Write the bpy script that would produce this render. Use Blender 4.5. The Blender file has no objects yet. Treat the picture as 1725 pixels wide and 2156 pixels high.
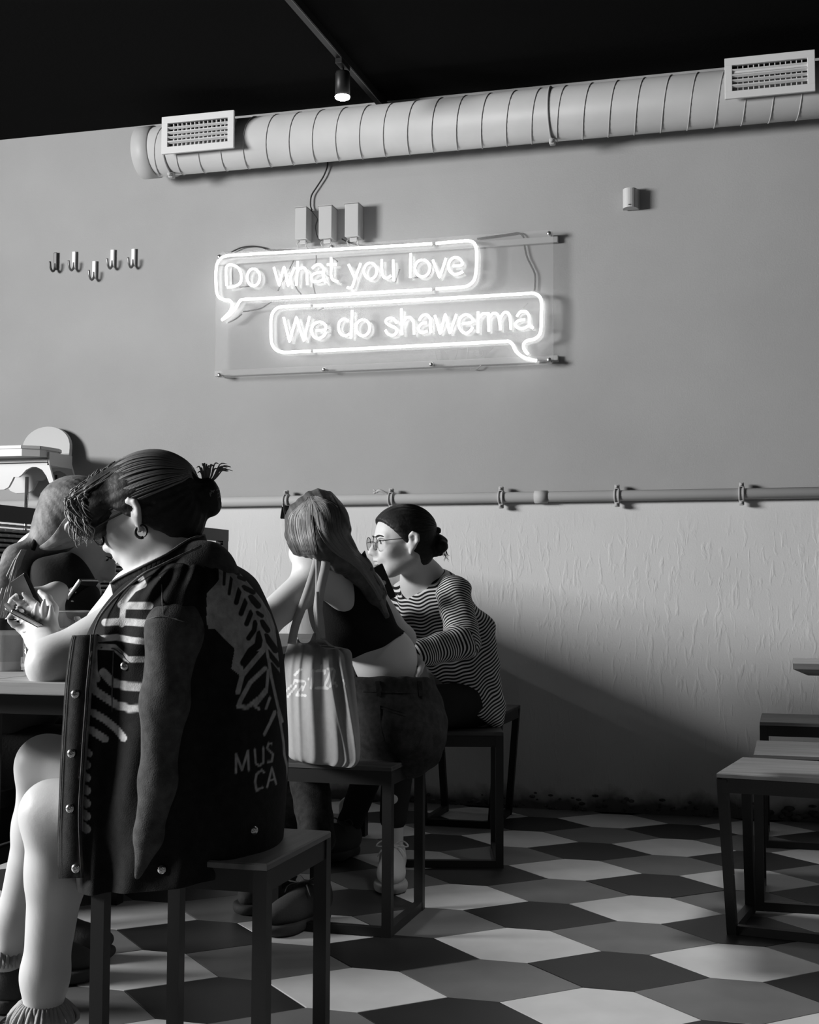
import bpy, bmesh, math, random
import numpy as np
from mathutils import Vector, Matrix

random.seed(7)
rng = np.random.RandomState(7)
SC = bpy.context.scene
COL = SC.collection

# ---------------------------------------------------------------- camera
# solved from the floor tiles and the horizontals of the wall (metres, wall along x, camera at x = y = 0)
CAM_H, FPX, PITCH, ROLL, YAW = .92, 2814.6, .0589, .0041, .2766
WALL_Y = 5.67
CEIL_Z = 3.13
def _rz(v, a):
    return Vector((v[0]*math.cos(a)-v[1]*math.sin(a), v[0]*math.sin(a)+v[1]*math.cos(a), v[2]))
_cp, _sp, _cr, _sr = math.cos(PITCH), math.sin(PITCH), math.cos(ROLL), math.sin(ROLL)
CR = _rz((_cr, -_sr*_sp, _sr*_cp), YAW)
CU = _rz((-_sr, -_cr*_sp, _cr*_cp), YAW)
CF = _rz((0, _cp, _sp), YAW)
CO = Vector((0, 0, CAM_H))
cam_data = bpy.data.cameras.new('camera')
cam_data.sensor_fit = 'HORIZONTAL'
cam_data.sensor_width = 36.0
cam_data.lens = 36.0*FPX/1725.0
cam_data.clip_start = .05
cam = bpy.data.objects.new('camera', cam_data)
COL.objects.link(cam)
cam.matrix_world = Matrix(((CR.x, CU.x, -CF.x, CO.x), (CR.y, CU.y, -CF.y, CO.y), (CR.z, CU.z, -CF.z, CO.z), (0, 0, 0, 1)))
SC.camera = cam

# ---------------------------------------------------------------- light and exposure
SC.view_settings.view_transform = 'Standard'
SC.view_settings.look = 'None'
SC.view_settings.exposure = 0.0
SC.view_settings.gamma = 1.0
SC.view_settings.use_curve_mapping = False
world = bpy.data.worlds.new('world')
SC.world = world
world.use_nodes = True
world.node_tree.nodes['Background'].inputs[0].default_value = (1, 1, 1, 1)
world.node_tree.nodes['Background'].inputs[1].default_value = .008
LEFT_X = -6.3                       # the wall with the window, left of the frame
WIN = (-.4, 2.2, 1.85, 3.0)        # its opening: y0, y1, z0, z1
def area(name, loc, target, sx, sy, power):
    d = bpy.data.lights.new(name, 'AREA')
    d.shape = 'RECTANGLE'; d.size = sx; d.size_y = sy; d.energy = power
    o = bpy.data.objects.new(name, d); COL.objects.link(o)
    o.location = loc
    o.rotation_euler = (Vector(target)-Vector(loc)).to_track_quat('-Z', 'Y').to_euler()
    return o
area('daylight', (LEFT_X-.25, (WIN[0]+WIN[1])/2, (WIN[2]+WIN[3])/2), (0, (WIN[0]+WIN[1])/2, (WIN[2]+WIN[3])/2),
     WIN[1]-WIN[0], WIN[3]-WIN[2], 1220)
# weak fill light added behind the camera, with no known source
area('rear_fill', (.8, -3.6, 1.9), (.5, 3, 1.0), 2.2, 1.6, 4)

# ---------------------------------------------------------------- pixel helpers (measuring only)
def ray(px, py): return CF + CR*((px-862.5)/FPX) - CU*((py-1078)/FPX)
def PD(px, py, d): return CO + ray(px, py)*d
def PZ(px, py, z):
    r = ray(px, py); return CO + r*((z-CAM_H)/r.z)
def PY(px, py, y):
    r = ray(px, py); return CO + r*(y/r.y)
def PX(px, py, x):
    r = ray(px, py); return CO + r*(x/r.x)

# ---------------------------------------------------------------- materials
def nd(nt, typ, **kw):
    n = nt.nodes.new(typ)
    for k, v in kw.items(): setattr(n, k, v)
    return n
def mat(name, v, rough=.6, spec=.3, metal=0, bump=0, bscale=40, vary=0, vscale=8, stretch=(1, 1, 1), coat=0, emit=None, sheen=0):
    m = bpy.data.materials.new(name); m.use_nodes = True
    nt = m.node_tree; b = nt.nodes['Principled BSDF']
    b.inputs['Base Color'].default_value = (v, v, v, 1)
    b.inputs['Roughness'].default_value = rough
    b.inputs['Specular IOR Level'].default_value = spec
    b.inputs['Metallic'].default_value = metal
    b.inputs['Coat Weight'].default_value = coat
    b.inputs['Sheen Weight'].default_value = sheen
    if emit:
        b.inputs['Emission Color'].default_value = (1, 1, 1, 1)
        b.inputs['Emission Strength'].default_value = emit
    if bump or vary:
        tc = nd(nt, 'ShaderNodeTexCoord'); mp = nd(nt, 'ShaderNodeMapping')
        mp.inputs['Scale'].default_value = stretch
        nt.links.new(tc.outputs['Object'], mp.inputs['Vector'])
    if vary:
        n = nd(nt, 'ShaderNodeTexNoise'); n.inputs['Scale'].default_value = vscale; n.inputs['Detail'].default_value = 6
        nt.links.new(mp.outputs[0], n.inputs['Vector'])
        r = nd(nt, 'ShaderNodeMapRange')
        r.inputs['From Min'].default_value = .3; r.inputs['From Max'].default_value = .7
        r.inputs['To Min'].default_value = v*(1-vary); r.inputs['To Max'].default_value = v*(1+vary)
        nt.links.new(n.outputs['Fac'], r.inputs['Value'])
        nt.links.new(r.outputs[0], b.inputs['Base Color'])
    if bump:
        n2 = nd(nt, 'ShaderNodeTexNoise'); n2.inputs['Scale'].default_value = bscale; n2.inputs['Detail'].default_value = 4
        nt.links.new(mp.outputs[0], n2.inputs['Vector'])
        bp = nd(nt, 'ShaderNodeBump'); bp.inputs['Strength'].default_value = min(1, bump); bp.inputs['Distance'].default_value = .004*max(1, bump)
        nt.links.new(n2.outputs['Fac'], bp.inputs['Height']); nt.links.new(bp.outputs[0], b.inputs['Normal'])
    return m
def attr_mat(name, attr, lo, hi, rough=.8, bump=0, bscale=200, stretch=(1, 1, 1), mottle=0, sheen=0, soft=.18):
    """base colour runs from lo to hi with a per-vertex paint/print attribute"""
    m = bpy.data.materials.new(name); m.use_nodes = True
    nt = m.node_tree; b = nt.nodes['Principled BSDF']
    b.inputs['Roughness'].default_value = rough; b.inputs['Specular IOR Level'].default_value = .15
    b.inputs['Sheen Weight'].default_value = sheen
    a = nd(nt, 'ShaderNodeAttribute'); a.attribute_name = attr
    r = nd(nt, 'ShaderNodeMapRange'); r.interpolation_type = 'SMOOTHSTEP'
    r.inputs['From Min'].default_value = .5-soft; r.inputs['From Max'].default_value = .5+soft
    r.inputs['To Min'].default_value = lo; r.inputs['To Max'].default_value = hi
    nt.links.new(a.outputs['Fac'], r.inputs['Value'])
    out = r.outputs[0]
    tc = nd(nt, 'ShaderNodeTexCoord'); mp = nd(nt, 'ShaderNodeMapping'); mp.inputs['Scale'].default_value = stretch
    nt.links.new(tc.outputs['Object'], mp.inputs['Vector'])
    if mottle:
        n = nd(nt, 'ShaderNodeTexNoise'); n.inputs['Scale'].default_value = 60; n.inputs['Detail'].default_value = 5
        nt.links.new(mp.outputs[0], n.inputs['Vector'])
        r2 = nd(nt, 'ShaderNodeMapRange'); r2.inputs['From Min'].default_value = .3; r2.inputs['From Max'].default_value = .7
        r2.inputs['To Min'].default_value = 1-mottle; r2.inputs['To Max'].default_value = 1+mottle
        nt.links.new(n.outputs['Fac'], r2.inputs['Value'])
        mu = nd(nt, 'ShaderNodeMath', operation='MULTIPLY')
        nt.links.new(out, mu.inputs[0]); nt.links.new(r2.outputs[0], mu.inputs[1]); out = mu.outputs[0]
    nt.links.new(out, b.inputs['Base Color'])
    if bump:
        n2 = nd(nt, 'ShaderNodeTexNoise'); n2.inputs['Scale'].default_value = bscale; n2.inputs['Detail'].default_value = 3
        nt.links.new(mp.outputs[0], n2.inputs['Vector'])
        bp = nd(nt, 'ShaderNodeBump'); bp.inputs['Strength'].default_value = bump; bp.inputs['Distance'].default_value = .003
        nt.links.new(n2.outputs['Fac'], bp.inputs['Height']); nt.links.new(bp.outputs[0], b.inputs['Normal'])
    return m
def glass_mat(name, tint=1.0, rough=.02, alpha_like=.85):
    m = bpy.data.materials.new(name); m.use_nodes = True
    nt = m.node_tree
    for n in list(nt.nodes):
        if n.type == 'BSDF_PRINCIPLED': nt.nodes.remove(n)
    out = [n for n in nt.nodes if n.type == 'OUTPUT_MATERIAL'][0]
    t = nd(nt, 'ShaderNodeBsdfTransparent'); t.inputs[0].default_value = (tint, tint, tint, 1)
    g = nd(nt, 'ShaderNodeBsdfGlossy'); g.inputs['Roughness'].default_value = rough
    lw = nd(nt, 'ShaderNodeLayerWeight'); lw.inputs[0].default_value = .5
    pw = nd(nt, 'ShaderNodeMath', operation='POWER'); pw.inputs[1].default_value = 5
    nt.links.new(lw.outputs['Facing'], pw.inputs[0])
    f = nd(nt, 'ShaderNodeMath', operation='MULTIPLY_ADD'); f.inputs[1].default_value = .9; f.inputs[2].default_value = .04
    nt.links.new(pw.outputs[0], f.inputs[0])
    mx = nd(nt, 'ShaderNodeMixShader')
    nt.links.new(f.outputs[0], mx.inputs[0]); nt.links.new(t.outputs[0], mx.inputs[1]); nt.links.new(g.outputs[0], mx.inputs[2])
    df = nd(nt, 'ShaderNodeBsdfDiffuse'); df.inputs[0].default_value = (.8, .8, .8, 1)
    mx2 = nd(nt, 'ShaderNodeMixShader'); mx2.inputs[0].default_value = 1-alpha_like
    nt.links.new(mx.outputs[0], mx2.inputs[1]); nt.links.new(df.outputs[0], mx2.inputs[2])
    nt.links.new(mx2.outputs[0], out.inputs[0])
    return m
def wood(name, v, axis='x', vary=.35):
    st = {'x': (2, 30, 30), 'y': (30, 2, 30), 'z': (30, 30, 2)}[axis]
    return mat(name, v, .5, .3, vary=vary, vscale=1.2, stretch=st, bump=.15, bscale=3)

M = dict(
    black_metal=mat('black_metal', .012, .45, .3),
    seat_wood=wood('seat_wood', .05), seat_wood2=wood('seat_wood_side', .10, 'y'),
    table_wood=wood('table_wood', .34, 'x', .15), table_wood2=wood('table_wood_dark', .13),
    white_metal=mat('white_metal', .62, .45, .3), duct=mat('duct_paint', .40, .5, .3, vary=.06, vscale=5),
    white_plastic=mat('white_plastic', .50, .4, .35), white_box=mat('white_box', .48, .5, .3),
    grey_paint=mat('grey_paint', .42, .6, .2), chrome=mat('brushed_steel', .55, .3, .5, metal=1),
    black=mat('black_plastic', .012, .4, .3), rubber=mat('rubber', .02, .8, .1),
    ceiling=mat('ceiling_paint', .0045, .95, .05, bump=.2, bscale=80),
    skin=mat('skin', .52, .5, .3, vary=.04, vscale=14, bump=.05, bscale=300),
    lip=mat('lip', .26, .45, .3), eye_white=mat('eye_white', .7, .2, .5), iris=mat('iris', .03, .15, .5),
    hair_dark=mat('hair_dark', .014, .6, .25, vary=.5, vscale=30, bump=.3, bscale=120),
    hair_mid=mat('hair_mid', .065, .6, .25, vary=.5, vscale=30, bump=.3, bscale=120),
    hair_fair=mat('hair_fair', .15, .6, .25, vary=.4, vscale=30, bump=.3, bscale=120),
    hair_strand_dark=mat('hair_strand_dark', .022, .45, .4), hair_strand_mid=mat('hair_strand_mid', .15, .5, .4),
    hair_strand_fair=mat('hair_strand_fair', .36, .5, .4),
    black_cloth=mat('black_cloth', .010, .95, .1, bump=.2, bscale=200),
    black_cloth2=mat('black_jersey', .018, .9, .15, bump=.15, bscale=150),
    denim=mat('denim_jeans', .026, .9, .1, vary=.35, vscale=60, bump=.3, bscale=400),
    canvas=mat('canvas', .38, .9, .1, vary=.06, vscale=30, bump=.15, bscale=500),
    canvas_print=mat('canvas_print', .66, .9, .1), white_cloth=mat('white_cloth', .6, .9, .1),
    shoe=mat('shoe_canvas', .52, .8, .15, bump=.2, bscale=200), shoe_dark=mat('shoe_dark', .06, .8, .15, bump=.2, bscale=200),
    sole=mat('shoe_sole', .35, .6, .2), sock=mat('sock', .32, .9, .1, bump=.5, bscale=120),
    paper=mat('paper_cup', .5, .7, .2), lid=mat('cup_lid', .015, .4, .4), screen=mat('screen_glass', .01, .08, .5),
    cable=mat('cable', .03, .6, .2), cable_light=mat('cable_light', .4, .6, .2),
    glass=glass_mat('clear_glass', .97, .02, .93), acrylic=glass_mat('acrylic', .97, .015, .90), lens=glass_mat('lens_glass', .9, .01, .98),
    tile_white=mat('tile_white', .50, .42, .35, vary=.07, vscale=9), tile_grey=mat('tile_grey', .125, .42, .35, vary=.10, vscale=9),
    tile_black=mat('tile_black', .014, .42, .35, vary=.15, vscale=9), grout=mat('grout', .02, .9, .1),
    frame_black=mat('frame_black', .012, .5, .3), rattan=mat('rattan', .5, .7, .2), rattan_back=mat('rattan_backing', .015, .8, .1),
    stud=mat('stud_metal', .5, .25, .5, metal=1), gold=mat('earring_metal', .35, .25, .5, metal=1),
    neon=mat('neon_tube', .9, .3, .2, emit=3.8), neon_dark=mat('neon_blackout', .02, .4, .3), neon_joint=mat('neon_joint', .35, .3, .3),
    lamp_glow=mat('lamp_glow', .9, .3, .2, emit=30.0), ear_in=mat('ear', .5, .5, .3),
    stone=mat('crumbled_plaster', .09, .95, .1, vary=.6, vscale=30, bump=.8, bscale=60),
)

# ---------------------------------------------------------------- object helpers
def link(o, parent=None):
    COL.objects.link(o)
    if parent is not None:
        o.parent = parent
        o.matrix_parent_inverse = parent.matrix_world.inverted()
    return o
def thing(name, label, cat, loc=(0, 0, 0), group=None):
    o = bpy.data.objects.new(name, None)
    o.empty_display_size = .05
    COL.objects.link(o)
    o.location = loc
    o.matrix_world = Matrix.Translation(Vector(loc))
    o['label'] = label; o['category'] = cat
    if group: o['group'] = group
    return o
def tag(o, label, cat, group=None):
    o['label'] = label; o['category'] = cat
    if group: o['group'] = group
    return o
def mesh_obj(name, verts, faces, m, parent=None, smooth=False, label=None, attrs=None):
    me = bpy.data.meshes.new(name)
    me.from_pydata([tuple(v) for v in verts], [], [tuple(f) for f in faces])
    me.validate(); me.update()
    if smooth: me.polygons.foreach_set('use_smooth', [True]*len(me.polygons))
    for mm in (m if isinstance(m, (list, tuple)) else [m]): me.materials.append(mm)
    if attrs:
        for k, v in attrs.items():
            at = me.attributes.new(k, 'FLOAT', 'POINT'); at.data.foreach_set('value', np.asarray(v, dtype=np.float32))
    o = bpy.data.objects.new(name, me)
    if label: o['label'] = label
    return link(o, parent)
class MB:
    """collects primitive shapes for one mesh"""
    def __init__(s): s.v = []; s.f = []
    def add(s, v, f):
        n = len(s.v); s.v += [Vector(x) for x in v]; s.f += [tuple(i+n for i in q) for q in f]; return s
    def hexa(s, p):       # 8 corners: bottom 0-3 ccw, top 4-7
        return s.add(p, [(3, 2, 1, 0), (4, 5, 6, 7), (0, 1, 5, 4), (1, 2, 6, 5), (2, 3, 7, 6), (3, 0, 4, 7)])
    def box(s, c, d, R=None, bev=0):
        c = Vector(c); hx, hy, hz = d[0]/2, d[1]/2, d[2]/2
        if bev <= 0:
            p = [(-hx, -hy, -hz), (hx, -hy, -hz), (hx, hy, -hz), (-hx, hy, -hz), (-hx, -hy, hz), (hx, -hy, hz), (hx, hy, hz), (-hx, hy, hz)]
            p = [Vector(q) for q in p]
            if R is not None: p = [R @ q for q in p]
            return s.hexa([q+c for q in p])
        bm = bmesh.new(); bmesh.ops.create_cube(bm, size=1)
        for v in bm.verts: v.co = Vector((v.co.x*d[0], v.co.y*d[1], v.co.z*d[2]))
        bmesh.ops.bevel(bm, geom=bm.edges[:], offset=bev, segments=2, affect='EDGES', profile=.5)
        bm.verts.index_update()
        v = [(R @ q.co if R is not None else q.co)+c for q in bm.verts]; f = [[x.index for x in q.verts] for q in bm.faces]
        bm.free(); return s.add(v, f)
    def bar(s, a, b, w, h, up=(0, 0, 1)):     # rectangular bar from a to b
        a, b = Vector(a), Vector(b); t = (b-a).normalized(); up = Vector(up)
        x = t.cross(up)
        if x.length < 1e-4: x = t.cross(Vector((0, 1, 0)))
        x.normalize(); y = x.cross(t)
        q = [x*(-w/2)+y*(-h/2), x*(w/2)+y*(-h/2), x*(w/2)+y*(h/2), x*(-w/2)+y*(h/2)]
        return s.hexa([a+k for k in q]+[b+k for k in q])
    def tube(s, pts, r, n=8, caps=True):
        pts = [Vector(p) for p in pts]; rs = r if isinstance(r, (list, tuple)) else [r]*len(pts)
        m = len(pts); T = []
        for i in range(m):
            t = pts[min(i+1, m-1)]-pts[max(i-1, 0)]
            T.append(t.normalized() if t.length > 1e-9 else Vector((0, 0, 1)))
        u = T[0].orthogonal().normalized(); V = []
        for i in range(m):
            u = (u-T[i]*u.dot(T[i]));  u = u.normalized() if u.length > 1e-6 else T[i].orthogonal().normalized()
            w = T[i].cross(u)
            for k in range(n):
                a = 2*math.pi*k/n; V.append(pts[i]+(u*math.cos(a)+w*math.sin(a))*rs[i])
        F = [(i*n+k, i*n+(k+1) % n, (i+1)*n+(k+1) % n, (i+1)*n+k) for i in range(m-1) for k in range(n)]
        if caps: F += [tuple(range(n-1, -1, -1)), tuple(range((m-1)*n, m*n))]
        return s.add(V, F)
    def lathe(s, prof, c, axis=(0, 0, 1), n=24, cap=True):     # prof: (radius, height)
        c = Vector(c); ax = Vector(axis).normalized(); u = ax.orthogonal().normalized(); w = ax.cross(u); V = []; m = len(prof)
        for (r, h) in prof:
            for k in range(n):
                a = 2*math.pi*k/n; V.append(c+ax*h+(u*math.cos(a)+w*math.sin(a))*r)
        F = [(i*n+k, i*n+(k+1) % n, (i+1)*n+(k+1) % n, (i+1)*n+k) for i in range(m-1) for k in range(n)]
        if cap: F += [tuple(range(n-1, -1, -1)), tuple(range((m-1)*n, m*n))]
        return s.add(V, F)
    def ball(s, c, r, n=10):
        r = r if hasattr(r, '__len__') else (r, r, r); c = Vector(c)
        V = [c+Vector((0, 0, -r[2]))]; m = n//2+1
        for i in range(1, m):
            th = -math.pi/2+math.pi*i/m
            for k in range(n):
                a = 2*math.pi*k/n; V.append(c+Vector((r[0]*math.cos(th)*math.cos(a), r[1]*math.cos(th)*math.sin(a), r[2]*math.sin(th))))
        V.append(c+Vector((0, 0, r[2]))); L = len(V)-1
        F = [(0, 1+(k+1) % n, 1+k) for k in range(n)]
        F += [(1+i*n+k, 1+i*n+(k+1) % n, 1+(i+1)*n+(k+1) % n, 1+(i+1)*n+k) for i in range(m-2) for k in range(n)]
        F += [(1+(m-2)*n+k, 1+(m-2)*n+(k+1) % n, L) for k in range(n)]
        return s.add(V, F)
    def prism(s, poly, z0, z1, fr=None):      # poly in (u, v), extruded along w; fr maps (u,v,w) to the world
        n = len(poly); fr = fr or (lambda a, b, c: Vector((a, b, c)))
        V = [fr(a, b, z0) for a, b in poly]+[fr(a, b, z1) for a, b in poly]
        F = [tuple(range(n-1, -1, -1)), tuple(range(n, 2*n))]+[(i, (i+1) % n, n+(i+1) % n, n+i) for i in range(n)]
        return s.add(V, F)
    def build(s, name, m, parent=None, smooth=False, label=None):
        return mesh_obj(name, s.v, s.f, m, parent, smooth, label)
def catmull(pts, k=6, closed=False):
    P = [Vector(p) for p in pts]; n = len(P); out = []
    rg = range(n if closed else n-1)
    for i in rg:
        p0 = P[(i-1) % n] if closed else P[max(i-1, 0)]; p1 = P[i]; p2 = P[(i+1) % n]; p3 = P[(i+2) % n] if closed else P[min(i+2, n-1)]
        for j in range(k):
            t = j/k
            out.append(.5*((2*p1)+(p2-p0)*t+(2*p0-5*p1+4*p2-p3)*t*t+(3*p1-p0-3*p2+p3)*t**3))
    if not closed: out.append(P[-1])
    return out
def struct(o): o['kind'] = 'structure'; return o
# ================================================================ THE ROOM
X0, X1, Y0 = LEFT_X, 3.2, -4.5
def wall_material():
    m = bpy.data.materials.new('wall_paint'); m.use_nodes = True
    nt = m.node_tree; b = nt.nodes['Principled BSDF']; b.inputs['Roughness'].default_value = .85; b.inputs['Specular IOR Level'].default_value = .15
    tc = nd(nt, 'ShaderNodeTexCoord'); sp = nd(nt, 'ShaderNodeSeparateXYZ'); nt.links.new(tc.outputs['Object'], sp.inputs[0])
    # two coats of paint: grey above the pipe, paler below it
    st = nd(nt, 'ShaderNodeMapRange'); st.inputs['From Min'].default_value = PIPE_Z-.03; st.inputs['From Max'].default_value = PIPE_Z-.02
    st.inputs['To Min'].default_value = .60; st.inputs['To Max'].default_value = .355
    nt.links.new(sp.outputs['Z'], st.inputs['Value'])
    n = nd(nt, 'ShaderNodeTexNoise'); n.inputs['Scale'].default_value = 2.2; n.inputs['Detail'].default_value = 7
    nt.links.new(tc.outputs['Object'], n.inputs['Vector'])
    r = nd(nt, 'ShaderNodeMapRange'); r.inputs['From Min'].default_value = .3; r.inputs['From Max'].default_value = .7
    r.inputs['To Min'].default_value = .95; r.inputs['To Max'].default_value = 1.05
    nt.links.new(n.outputs['Fac'], r.inputs['Value'])
    mu = nd(nt, 'ShaderNodeMath', operation='MULTIPLY'); nt.links.new(st.outputs[0], mu.inputs[0]); nt.links.new(r.outputs[0], mu.inputs[1])
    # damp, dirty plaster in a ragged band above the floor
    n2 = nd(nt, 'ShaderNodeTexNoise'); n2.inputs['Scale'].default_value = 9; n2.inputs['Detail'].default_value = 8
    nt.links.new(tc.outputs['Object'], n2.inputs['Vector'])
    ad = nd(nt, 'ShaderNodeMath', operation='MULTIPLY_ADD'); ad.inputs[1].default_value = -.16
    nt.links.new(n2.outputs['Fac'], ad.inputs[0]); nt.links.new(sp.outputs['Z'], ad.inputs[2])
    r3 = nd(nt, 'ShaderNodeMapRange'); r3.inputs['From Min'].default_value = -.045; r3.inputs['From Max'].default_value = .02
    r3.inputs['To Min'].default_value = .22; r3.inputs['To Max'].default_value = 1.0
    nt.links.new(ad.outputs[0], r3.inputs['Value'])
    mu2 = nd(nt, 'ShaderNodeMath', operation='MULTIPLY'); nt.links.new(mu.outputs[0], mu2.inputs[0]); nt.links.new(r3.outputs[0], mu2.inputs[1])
    nt.links.new(mu2.outputs[0], b.inputs['Base Color'])
    # fine grain everywhere, vertical trowel drags in the lower plaster
    g = nd(nt, 'ShaderNodeTexNoise'); g.inputs['Scale'].default_value = 140; g.inputs['Detail'].default_value = 3
    nt.links.new(tc.outputs['Object'], g.inputs['Vector'])
    mp = nd(nt, 'ShaderNodeMapping'); mp.inputs['Scale'].default_value = (44, 44, 13); nt.links.new(tc.outputs['Object'], mp.inputs['Vector'])
    d = nd(nt, 'ShaderNodeTexNoise'); d.inputs['Scale'].default_value = 1; d.inputs['Detail'].default_value = 4; d.inputs['Distortion'].default_value = .5
    nt.links.new(mp.outputs[0], d.inputs['Vector'])
    dr = nd(nt, 'ShaderNodeMapRange'); dr.inputs['From Min'].default_value = .53; dr.inputs['From Max'].default_value = .85
    nt.links.new(d.outputs['Fac'], dr.inputs['Value'])
    lo = nd(nt, 'ShaderNodeMapRange'); lo.inputs['From Min'].default_value = PIPE_Z-.05; lo.inputs['From Max'].default_value = PIPE_Z-.2
    nt.links.new(sp.outputs['Z'], lo.inputs['Value'])
    m3 = nd(nt, 'ShaderNodeMath', operation='MULTIPLY'); nt.links.new(dr.outputs[0], m3.inputs[0]); nt.links.new(lo.outputs[0], m3.inputs[1])
    m4 = nd(nt, 'ShaderNodeMath', operation='MULTIPLY_ADD'); m4.inputs[1].default_value = .22
    nt.links.new(g.outputs['Fac'], m4.inputs[0]); nt.links.new(m3.outputs[0], m4.inputs[2])
    bp = nd(nt, 'ShaderNodeBump'); bp.inputs['Strength'].default_value = .5; bp.inputs['Distance'].default_value = .004
    nt.links.new(m4.outputs[0], bp.inputs['Height']); nt.links.new(bp.outputs[0], b.inputs['Normal'])
    return m
PIPE_Z = PY(1560, 1040, WALL_Y-.03).z
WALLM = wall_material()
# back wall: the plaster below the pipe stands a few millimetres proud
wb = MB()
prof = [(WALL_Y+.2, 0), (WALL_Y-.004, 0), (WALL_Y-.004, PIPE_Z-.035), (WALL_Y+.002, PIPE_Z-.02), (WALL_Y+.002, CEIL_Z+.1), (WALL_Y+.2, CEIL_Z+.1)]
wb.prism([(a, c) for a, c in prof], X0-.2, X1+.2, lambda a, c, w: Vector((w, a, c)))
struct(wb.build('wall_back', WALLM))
cb = MB(); cb.box(((X0+X1)/2, (Y0+WALL_Y)/2, CEIL_Z+.06), (X1-X0+.4, WALL_Y-Y0, .12)); struct(cb.build('ceiling', M['ceiling']))
# shallow dropped panel seams of the painted ceiling
side = mat('side_wall_paint', .10, .9, .1)
lw = MB(); y0, y1, z0, z1 = WIN
T = .2; xc = LEFT_X-T/2
lw.box((xc, (Y0+y0)/2, CEIL_Z/2), (T, y0-Y0, CEIL_Z)); lw.box((xc, (y1+WALL_Y)/2, CEIL_Z/2), (T, WALL_Y-y1, CEIL_Z))
lw.box((xc, (y0+y1)/2, z0/2), (T, y1-y0, z0)); lw.box((xc, (y0+y1)/2, (z1+CEIL_Z)/2), (T, y1-y0, CEIL_Z-z1))
struct(lw.build('wall_left', side))
w1 = bpy.data.objects.new('window_1', None); COL.objects.link(w1); w1.location = (LEFT_X, (y0+y1)/2, z0); struct(w1)
w1.matrix_world = Matrix.Translation(w1.location)
fr = MB()
for a, b_ in (((y0, z0), (y1, z0)), ((y0, z1), (y1, z1)), ((y0, z0), (y0, z1)), ((y1, z0), (y1, z1))):
    fr.bar((xc, a[0], a[1]), (xc, b_[0], b_[1]), .05, .05, (1, 0, 0))
fr.build('window_frame', M['frame_black'], w1)
pn = MB(); pn.box((xc, (y0+y1)/2, (z0+z1)/2), (.006, y1-y0-.04, z1-z0-.04)); pn.build('pane', M['glass'], w1)
rw = MB(); rw.box((X1+.1, (Y0+WALL_Y)/2, CEIL_Z/2), (.2, WALL_Y-Y0, CEIL_Z)); struct(rw.build('wall_right', side))

# ---------------------------------------------------------------- floor: square tiles with two clipped corners, laid on the diagonal
fl = MB(); fl.box(((X0+X1)/2, (Y0+WALL_Y)/2+.1, -.03), (X1-X0+.4, WALL_Y-Y0+.2, .05))
floor = fl.build('floor', M['grout']); struct(floor)
TA = .2423*CAM_H; TB = .266*TA; TC = .735*TA
o2 = _rz((.3083*CAM_H, 3.8582*CAM_H, 0), YAW)
tile_mesh = {}
def tile_me(key):
    if key not in tile_mesh:
        g = .0011; poly = [(-TA+g*1.4, 0), (-TB, TC-g), (TB, TC-g), (TA-g*1.4, 0), (TB, -TC+g), (-TB, -TC+g)]
        q = MB()
        n = 6; V = [Vector((a, b_, -.008)) for a, b_ in poly]+[Vector((a, b_, -.0008)) for a, b_ in poly]+[Vector((a*.993, b_*.993, 0)) for a, b_ in poly]
        poly_r = poly[::-1]
        V = [Vector((a, b_, -.008)) for a, b_ in poly_r]+[Vector((a, b_, -.0008)) for a, b_ in poly_r]+[Vector((a*.993, b_*.993, 0)) for a, b_ in poly_r]
        F = [tuple(range(12, 18))]+[(k*6+i, k*6+(i+1) % 6, (k+1)*6+(i+1) % 6, (k+1)*6+i) for k in range(2) for i in range(6)]
        me = bpy.data.meshes.new('tile'); me.from_pydata([tuple(v) for v in V], [], F); me.update()
        me.materials.append(M['tile_'+key]); tile_mesh[key] = me
    return tile_mesh[key]
cnt = 0
rest = {'white': MB(), 'grey': MB(), 'black': MB()}
for j in range(-60, 40):
    for i in range(-40, 40):
        if (i+j) % 2: continue
        x = o2.x+i*(TA+TB); y = o2.y+j*TC
        if not (X0+.05 < x < X1-.1 and Y0+.2 < y < WALL_Y-.01): continue
        key = ('white', 'grey', 'black')[j % 3]
        d = Vector((x, y, 0))-CO; zc = d.dot(CF)
        vis = zc > .5 and -150 < 862.5+FPX*d.dot(CR)/zc < 1875 and 1078-FPX*d.dot(CU)/zc < 2420
        if vis:
            t = bpy.data.objects.new('tile', tile_me(key)); link(t, floor)
            t.location = (x, y, rng.uniform(-.0006, .0006)); cnt += 1
        else:
            me = tile_me(key); rest[key].add([v.co+Vector((x, y, 0)) for v in me.vertices], [tuple(p.vertices) for p in me.polygons])
for key in rest:
    q = rest[key].build('far_tiles', M['tile_'+key], floor); q['kind'] = 'stuff'
print('tiles', cnt)
# broken plaster along the foot of the wall
rb = MB()
for k in range(170):
    x = rng.uniform(-1.6, 1.0); 
    s = rng.uniform(.004, .009) if x < -.1 else rng.uniform(.006, .018)
    rb.ball((x, WALL_Y-.006-rng.uniform(0, .008), abs(rng.normal(0, .03))+s*.3), (s*rng.uniform(.8, 1.8), s*.5, s*rng.uniform(.6, 1.1)), 6)
q = rb.build('trim_1', M['stone'], smooth=True); struct(q)

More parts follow.
